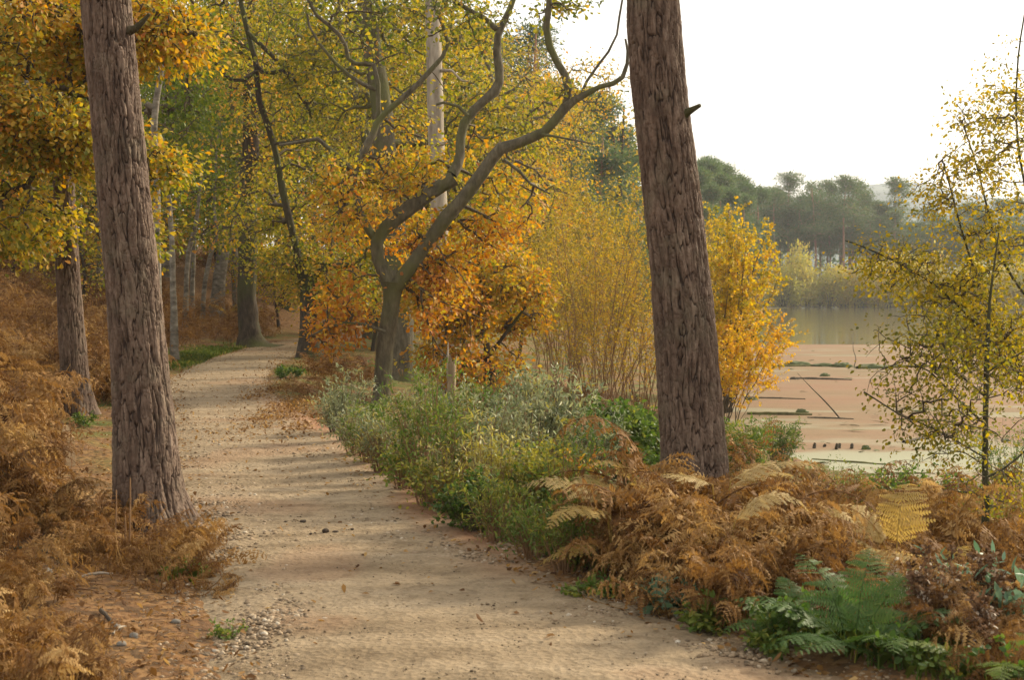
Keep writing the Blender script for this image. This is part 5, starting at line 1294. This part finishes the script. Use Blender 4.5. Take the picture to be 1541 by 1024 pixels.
grass('grass', 'short green grass along the verges and the pond slope', XY, .09, .60, 56)

def litter(name, label, XY, size, mat, tint, tv, seed, shape='oak', lift=.012, flat=3.5):
    q = np.random.default_rng(seed); n = len(XY); on = (XY[:, 0] > path_l(XY[:, 1]) - .15) & (XY[:, 0] < path_r(XY[:, 1]) + .15)
    z = np.where(on, np.maximum(path_z(XY[:, 0], XY[:, 1]), height(XY[:, 0], XY[:, 1])), height(XY[:, 0], XY[:, 1]))
    mb = MB(); ax = q.normal(size=(n, 3)) * np.array([1, 1, .22])
    leaves(mb, np.c_[XY, z + lift], ax, size * (.5 + .8 * q.random(n)), np.clip(tint + tv * q.normal(size=n), .02, .98), shape, up=flat, curl=.9, rng=q)
    return tag(mb.build(name, mat), label, kind='stuff')
y = 5 + 32 * r.random(15000) ** 1.3
xl = path_l(y) - np.abs(r.normal(size=15000)) * 2.2 + .12
xr = path_r(y) + np.abs(r.normal(size=15000)) * 1.3 - .2
XY = np.concatenate([np.stack([2.4 + 6 * r.random(2500), 4.5 + 11 * r.random(2500)], -1), np.c_[xl, y][:9000], np.c_[xr, y][:6000], patch(440, 615, 36, 24, 2600), patch(405, 590, 20, 14, 700), patch(470, 640, 26, 20, 700)])
yy_ = 6 + 34 * r.random(900); XY = np.concatenate([XY, np.c_[path_l(yy_) + (path_r(yy_) - path_l(yy_)) * r.random(900), yy_]])
litter('leaf_litter', 'fallen brown leaves strewn along both path edges', XY, .036, M_BRACK, .50, .22, 57)
# crumbled bracken on the near left ground
y = 5.2 + 5.0 * r.random(9000); x = path_l(y) - .15 - 3.2 * r.random(9000) ** 1.2
litter('bracken_litter', 'crumbled dry bracken bits on the bare earth at the lower left', np.c_[x, y], .024, M_BRACK, .30, .2, 58, 'lance', .01, 1.5)

M_STONE = mat_tint('pebble', [(0, (.08, .06, .04)), (.35, (.17, .12, .072)), (.6, (.26, .19, .12)), (.85, (.34, .275, .195)), (1, (.42, .375, .30))], scale=40, var=.3)
def ico(sub):
    t = (1 + 5 ** .5) / 2
    V = nrm(np.array([(-1, t, 0), (1, t, 0), (-1, -t, 0), (1, -t, 0), (0, -1, t), (0, 1, t), (0, -1, -t), (0, 1, -t), (t, 0, -1), (t, 0, 1), (-t, 0, -1), (-t, 0, 1)], float))
    Fc = np.array([(0, 11, 5), (0, 5, 1), (0, 1, 7), (0, 7, 10), (0, 10, 11), (1, 5, 9), (5, 11, 4), (11, 10, 2), (10, 7, 6), (7, 1, 8), (3, 9, 4), (3, 4, 2), (3, 2, 6), (3, 6, 8), (3, 8, 9), (4, 9, 5), (2, 4, 11), (6, 2, 10), (8, 6, 7), (9, 8, 1)])
    for _ in range(sub):
        V = list(map(tuple, V)); c = {}; nf = []
        def mid(a, b):
            k = (min(a, b), max(a, b))
            if k not in c: c[k] = len(V); V.append(tuple(nrm((np.array(V[a]) + np.array(V[b])) / 2)))
            return c[k]
        for a, b, d_ in Fc:
            p, q, s = mid(a, b), mid(b, d_), mid(d_, a); nf += [(a, p, s), (b, q, p), (d_, s, q), (p, q, s)]
        Fc = np.array(nf); V = np.array(V)
    return np.array(V), Fc
def stones(mb, XY, size, tint, sub, seed, sink=.25):
    q = np.random.default_rng(seed); n = len(XY); V0, F0 = ico(sub); k = len(V0)
    V = V0[None] * (1 + .22 * q.normal(size=(n, k, 1)) * (1 if sub == 0 else .55)) * (size[:, None, None] / 2) * np.stack([np.ones(n), .6 + .5 * q.random(n), .4 + .35 * q.random(n)], -1)[:, None]
    a = q.random(n) * 6.28; ca, sa = np.cos(a)[:, None], np.sin(a)[:, None]
    V = np.stack([V[..., 0] * ca - V[..., 1] * sa, V[..., 0] * sa + V[..., 1] * ca, V[..., 2]], -1)
    on = (XY[:, 0] > path_l(XY[:, 1]) - .1) & (XY[:, 0] < path_r(XY[:, 1]) + .1)
    z = np.where(on, np.maximum(path_z(XY[:, 0], XY[:, 1]), height(XY[:, 0], XY[:, 1])), height(XY[:, 0], XY[:, 1]))
    V += np.c_[XY, z + size * (.22 - sink)][:, None]
    mb.add(V.reshape(-1, 3), (np.arange(n)[:, None, None] * k + F0[None]).reshape(-1, 3), np.repeat(tint, len(F0)))
def edge_pts(n, y0, y1, pw, wl, wr, q):
    y = y0 + (y1 - y0) * q.random(n) ** pw; s = q.random(n) < .5
    x = np.where(s, path_l(y) + .05 + wl * q.normal(size=n), path_r(y) - .02 + wr * q.normal(size=n))
    k = fbm(x * 1.6, y * 1.2, 0, 91, 2) + .1 * q.normal(size=n) > .43
    return np.c_[x, y][k]
q = np.random.default_rng(92); mb = MB()
XY = edge_pts(5200, 5.3, 10.5, 1.2, .20, .20, q); stones(mb, XY, .008 + .022 * q.random(len(XY)) ** 2.2, np.clip(.44 + .22 * q.normal(size=len(XY)), 0, 1), 1, 93)
XY = edge_pts(7000, 8, 24, 1.4, .25, .28, q); stones(mb, XY, .014 + .03 * q.random(len(XY)) ** 2, np.clip(.50 + .2 * q.normal(size=len(XY)), 0, 1), 0, 94)
n = 26000; y = 5.3 + 19 * q.random(n) ** 1.5; x = path_l(y) + (path_r(y) - path_l(y)) * q.random(n); k = .6 * q.random(n) + .4 * fbm(x * 1.2, y * 2.4, 0, 95, 3) + .12 * q.normal(size=n) > .5
XY = np.c_[x, y][k]; stones(mb, XY, .004 + .013 * q.random(len(XY)) ** 2.5, np.clip(.32 + .25 * q.normal(size=len(XY)), 0, 1), 0, 96)
XY = np.concatenate([patch(410, 960, 46, 40, 500), patch(350, 960, 30, 50, 200), patch(990, 925, 110, 20, 420), patch(1130, 985, 80, 26, 360)]); stones(mb, XY, .014 + .03 * q.random(len(XY)) ** 2, np.clip(.46 + .2 * q.normal(size=len(XY)), 0, 1), 0, 97)
tag(mb.build('gravel', M_STONE, smooth=False), 'loose gravel and pebbles along the path edges', kind='stuff')

# ================================================================ single small things
M_CLOD = mat_tint('dark_clod', [(0, (.018, .012, .008)), (1, (.06, .04, .025))], scale=60)
M_GREYST = mat_tint('grey_stone', [(0, (.07, .062, .05)), (1, (.22, .20, .17))], scale=25)
def rock(name, label, cat, px, py, size, mat, seed, group=None, flat=.6):
    g = ground(px, py); q = np.random.default_rng(seed); V, Fc = ico(2)
    on = path_l(g[1]) < g[0] < path_r(g[1]); z = float(path_z(g[0], g[1])) if on else g[2]
    V = V * (1 + .55 * (fbm(V[:, 0] * 1.7 + seed, V[:, 1] * 1.7, V[:, 2] * 1.7, seed, 3) - .5)[:, None]) * size / 2 * np.array([1, .75, flat])
    m_ = MB(); m_.add(V, Fc, .5); o = m_.build(name, mat, smooth=True); o.location = (g[0], g[1], z + size * flat * .2); o.rotation_euler = (0, 0, seed)
    return tag(o, label, cat, group)
rock('dung_clod', 'largest dark dropping on the middle of the path', 'dropping', 490, 819, .055, M_CLOD, 1); rock('dung_clod', 'dark flattened dropping at the left of the small row on the path', 'dropping', 456, 801, .06, M_CLOD, 2, flat=.35)
rock('dung_clod', 'tiny dark dropping furthest to the left on the path', 'dropping', 430, 802, .025, M_CLOD, 3); rock('dung_clod', 'tiny dark dropping right of the largest one on the path', 'dropping', 530, 814, .026, M_CLOD, 4); rock('dung_clod', 'small dark dropping just left of the largest one on the path', 'dropping', 468, 822, .026, M_CLOD, 5)
rock('dung_clod', 'small thin dark dropping touching the largest one on the path', 'dropping', 505, 818, .04, M_CLOD, 6, flat=.3)
rock('stone', 'grey stone on the bare earth at the left, nearest to the bracken', 'stone', 72, 870, .07, M_GREYST, 11); rock('stone', 'small grey stone beside the fallen twig at the lower left', 'stone', 175, 952, .055, M_GREYST, 12); rock('stone', 'pale grey stone lower down the bare earth at the lower left', 'stone', 183, 975, .045, M_GREYST, 13)
rock('stone', 'pale stone at the foot of the bracken litter near the left gravel edge', 'stone', 268, 897, .045, M_GREYST, 14); rock('stone', 'little grey stone right of the pale stone at the lower left', 'stone', 202, 962, .05, M_GREYST, 15); rock('stone', 'flat pale stone among the small weeds left of the gravel', 'stone', 265, 942, .045, M_GREYST, 16)

def stick(name, label, cat, P, rads, mat, seed=0, n=7, group=None, knob=.12, steps=12):
    P = np.asarray(P, float); m_ = MB(); limb_mesh(m_, limb(P, rads, steps, knob), n, .14, seed); return tag(m_.build(name, mat, None, None, True), label, cat, group)
def gstick(px0, py0, px1, py1, r_, label, mat, seed, lift=.02, name='fallen_twig', cat='twig', group=None):
    a, b = ground(px0, py0), ground(px1, py1); a[2] += lift; b[2] += lift; c = (a + b) / 2 + [0, 0, .01]; c[2] = max(c[2], H(c[0], c[1]) + lift)
    stick(name, label, cat, [a, c, b], [r_, r_ * .9, r_ * .5], mat, seed, 6, group)
gstick(170, 966, 190, 955, .006, 'pale broken twig lying on the reddish earth at the lower left', M_BPALE, 1); gstick(152, 935, 174, 958, .012, 'short dark twig lying beside the pale one at the lower left', M_BDARK, 2, .015)
gstick(16, 826, 56, 838, .010, 'grey twig at the left edge of the bare earth', M_BDARK, 3); gstick(60, 835, 88, 848, .011, 'forked grey stick behind the grey stone', M_BDARK, 4); gstick(120, 885, 170, 878, .008, 'dry straw coloured stalk across the bare earth', M_BPALE, 5); gstick(115, 897, 160, 895, .006, 'thin dead stalk below the straw coloured one', M_STEMR, 6)
gstick(282, 776, 345, 772, .006, 'thin twig lying across the path edge at the large left pine', M_BDARK, 7, .012); gstick(100, 905, 150, 908, .007, 'brown stalk low on the bare earth', M_STEMR, 8)
gstick(345, 745, 385, 741, .005, 'small dark twig lying on the path', M_BDARK, 9, .012)
# upright dead bracken stalks in front of the left pine
for i, (x0, y0, x1, y1) in enumerate(((193, 850, 196, 720), (172, 826, 175, 738), (187, 842, 188, 770), (150, 845, 136, 790), (135, 795, 188, 792), (100, 832, 128, 815))):
    g0 = ground(x0, y0) if y0 > 812 else at(x0, y0, 8.6); g1 = at(x1, y1, g0[1] + .02)
    stick('bracken_stalk', 'thin straw coloured dead bracken stalk in front of the large left pine', 'stalk', [g0 - [0, 0, .03 if y0 > 812 else 0], (g0 + g1) / 2 + [.005, 0, 0], g1], [.0065, .0055, .004], M_STEMR, i, 6, 'dead stalks before the left pine', .04)
g0 = ground(1252, 950); stick('dead_stick', 'bare dark stick standing upright beside the green fern', 'stick', [g0 - [0, 0, .03], at(1252, 915, g0[1]), at(1249, 890, g0[1]), at(1244, 867, g0[1])], [.018, .014, .012, .009], M_BDARK, 3, 8)
# posts and stumps
M_POST = mat_bark('sawn_wood', (.40, .28, .15), (.52, .38, .22), (.60, .46, .29), 4, 30, .15)
g0 = ground(106, 700); d = g0[1]; hgt = (700 - 640) / F * d
root = empty('wooden_post', g0, 'short pale sawn post with a stepped top in the left bracken', 'post')
def bevel_box(name, lo, hi, mat, parent):
    import bmesh
    bm = bmesh.new(); bmesh.ops.create_cube(bm, size=1)
    for v in bm.verts: v.co = Vector([lo[i] + (v.co[i] + .5) * (hi[i] - lo[i]) for i in range(3)])
    bmesh.ops.bevel(bm, geom=bm.edges[:], offset=.006, segments=2, affect='EDGES')
    me = bpy.data.meshes.new(name); bm.to_mesh(me); bm.free(); me.materials.append(mat); return link(name, me, parent)
bevel_box('shaft', (-.045, -.045, -.1), (.045, .045, hgt * .72), M_POST, root); bevel_box('post_top', (-.045, -.0, hgt * .722), (.03, .045, hgt), M_POST, root)
root.rotation_euler = (0, R(-3), R(25))
M_ROT = mat_bark('rotten_wood', (.12, .085, .05), (.22, .165, .10), (.32, .25, .16), 8, 2, .5)
def stump(px, pyb, pyt, w, label, name, seed, cat, dep=None):
    g0 = ground(px, pyb) if dep is None else gat(px, dep); d = g0[1]; h_ = (pyb - pyt) / F * d; r0 = w / F * d / 2; q = np.random.default_rng(seed)
    root = empty(name, g0, label, cat); m_ = MB(); P, rr = limb([(0, 0, -.1), (0, 0, h_ * .4), (.01, 0, h_ * .8)], [r0 * 1.15, r0, r0 * .92], 8); V, Q = tubes(P[None], rr[None], 12)
    V[-12:, 2] += h_ * .25 * q.random(12) ** 1.6; V += .05 * r0 * q.normal(size=V.shape); m_.add(V, Q); m_.add(np.vstack([V[-12:], V[-12:].mean(0) - [0, 0, h_ * .08]]), np.array([[i, (i + 1) % 12, 12] for i in range(12)]))
    m_.build('trunk', M_ROT, root, None, False)
    s_ = MB(); a_ = q.random() * 6.28; s_.add(*tubes(np.array([[(r0 * .7 * math.cos(a_), r0 * .7 * math.sin(a_), h_ * .6), (r0 * .75 * math.cos(a_), r0 * .75 * math.sin(a_), h_ * .9), (r0 * .7 * math.cos(a_), r0 * .7 * math.sin(a_), h_ * 1.12)]]), np.array([[r0 * .35, r0 * .28, r0 * .05]]), 5)); s_.build('splinter', M_BPALE, root)
    return root
stump(891, 800, 718, 13, 'pale broken stake among the weeds at the left end of the brown bracken heap', 'broken_stake', 1, 'stake')
stump(679, 640, 536, 14, 'pale broken dead stump behind the osier right of the twisted oak', 'tree_stump', 2, 'stump', 20)

# ================================================================ logs and drift in the pond
M_LOG = mat_bark('mossy_log', (.055, .05, .022), (.10, .095, .035), (.155, .15, .06), 3, 3, .6)
M_LOGD = mat_bark('wet_log', (.03, .025, .018), (.06, .05, .033), (.10, .085, .055), 3, 3, .5)
def wat(px, py): 
    d_ = ray(px, py); t = (WATER - EYE[2]) / d_[2]; return EYE + d_ * t
def log(x0, y0, x1, y1, w, label, mat=M_LOG, seed=0, up=.2, name='floating_log', bend=0.0):
    a, b = wat(x0, y0), wat(x1, y1); r_ = .8 * w / F * a[1] / 2; a[2] += r_ * up; b[2] += r_ * up; c = (a + b) / 2 + [0, bend, r_ * .2]
    stick(name, label, 'log', [a, c, b], [r_, r_ * 1.05, r_ * .7], mat, seed, 9, None, .05, 18)
log(1132, 553, 1240, 552, 6, 'long thin mossy log far out in the pink scum, leftmost of its line', seed=1); log(1190, 571, 1282, 573, 6, 'dark log with a rounded end below the mossy drift', M_LOGD, 2); log(1120, 600, 1212, 602, 5, 'straight thin dark log in the middle of the scum', M_LOGD, 3)
log(1124, 625, 1222, 626, 8, 'thickest mossy log crossing the scum', M_LOG, 4, .4); log(1215, 630, 1285, 632, 5, 'thin dark log touching the right end of the thickest log', M_LOGD, 5)
log(1192, 639, 1222, 640, 5, 'short low log just below the thickest one', M_LOG, 6, .1); log(1222, 693, 1345, 702, 6, 'mossy green log nearest the bank on the left of the pale water', M_LOG, 7); log(1280, 718, 1400, 714, 9, 'mossy green log nearest the bank under the alder twigs', M_LOG, 8); log(1345, 632, 1440, 636, 5, 'thin log seen through the alder twigs', M_LOG, 9)
log(1360, 668, 1440, 652, 7, 'branch lying in the scum behind the alder stem', M_LOGD, 10, .8); log(1290, 556, 1400, 553, 8, 'mossy far log running behind the alder leaves', M_LOG, 12, .5)
a, b = wat(1264, 630), None
stick('dead_branch', 'thin bare branch sticking up at a slant from the thickest pond log', 'branch', [a, at(1245, 608, a[1] - .2), at(1222, 585, a[1] - .3), at(1200, 562, a[1] - .4)], [.018, .014, .010, .004], M_LOGD, 3, 6)
a = wat(1285, 553); stick('dead_branch', 'thin upright twig rising from the mossy drift far out', 'branch', [a, at(1288, 540, a[1]), at(1284, 526, a[1]), at(1284, 515, a[1])], [.02, .016, .012, .006], M_LOGD, 4, 5)
M_MOSS = mat_tint('moss', [(0, (.035, .045, .016)), (.5, (.07, .085, .03)), (1, (.15, .17, .07))], scale=3, var=.8)
def tussock(px, py, w, h_, label, seed, mat=None):
    g0 = wat(px, py); s = w / F * g0[1]; V, Fc = ico(3); q = fbm(V[:, 0] * 2.4 + seed, V[:, 1] * 2.4, V[:, 2] * 2.4, seed, 4)
    V = V * (.55 + .9 * q)[:, None] * np.array([s / 2, s * .35, h_ / F * g0[1]]); m_ = MB(); m_.add(V, Fc); o = m_.build('moss_clump', mat or M_MOSS, smooth=True); o.location = g0; return tag(o, label, 'moss clump')
tussock(1198, 551, 44, 7, 'largest dark mossy clump on the far line of drift', 1); tussock(1240, 552, 40, 5, 'low mossy clump right of the largest one', 2); tussock(1268, 553, 34, 7, 'pale mossy clump in the middle of the far drift', 3); tussock(1312, 555, 50, 8, 'broad pale moss patch at the right of the far drift', 4)
tussock(1241, 567, 16, 5, 'small mossy knob on the dark rounded log', 5); tussock(1207, 622, 20, 6, 'moss knob on the thickest log', 6); tussock(1303, 678, 15, 7, 'round green moss clump alone in the near scum', 7); tussock(1195, 676, 14, 6, 'dark root lump at the pond edge left of the small stubs', 8, M_LOGD)
tussock(1196, 572, 14, 4, 'dark lump at the left end of the rounded log', 9, M_LOGD); tussock(1131, 603, 22, 4, 'flat moss bit at the left of the thin dark log', 10); tussock(1300, 617, 8, 3, 'tiny moss speck right of the slanting branch', 11)
qd = np.random.default_rng(140); n = 420; yd = 19 + 46 * qd.random(n) ** 1.1; xd = 5 + (yd - 12) * .62 * qd.random(n)
kd = fbm(xd * .3, yd * .8, 0, 141, 3) > .48; n = int(kd.sum()); mb = MB()
leaves(mb, np.c_[xd[kd], yd[kd], np.full(n, WATER + .035)], qd.normal(size=(n, 3)) * [1, .35, .06], .10 + .35 * qd.random(n) ** 3, np.clip(.35 + .2 * qd.normal(size=n), 0, 1), 'lance', up=6, curl=.3, rng=qd)
tag(mb.build('floating_debris', M_MOSS), 'scattered bits of weed and twig floating on the pink scum', kind='stuff')
for i, (px, py, h_) in enumerate(((1225, 676, 9), (1258, 678, 10), (1262, 676, 8), (1281, 677, 9), (1240, 674, 5))):
    a = wat(px, py); stick('wooden_stub', ('leftmost dark stub standing in the near scum', 'tallest dark stub in the middle of the near scum', 'stub leaning against the tallest one in the near scum', 'single thin stub beside the round moss clump', 'tiny low stub between the leftmost and the tallest stubs')[i], 'stub', [a - [0, 0, .05], a + [.01, 0, h_ / F * a[1] * .5], a + [.02, 0, h_ / F * a[1]]], [.035, .03, .02], M_LOGD, i, 7)
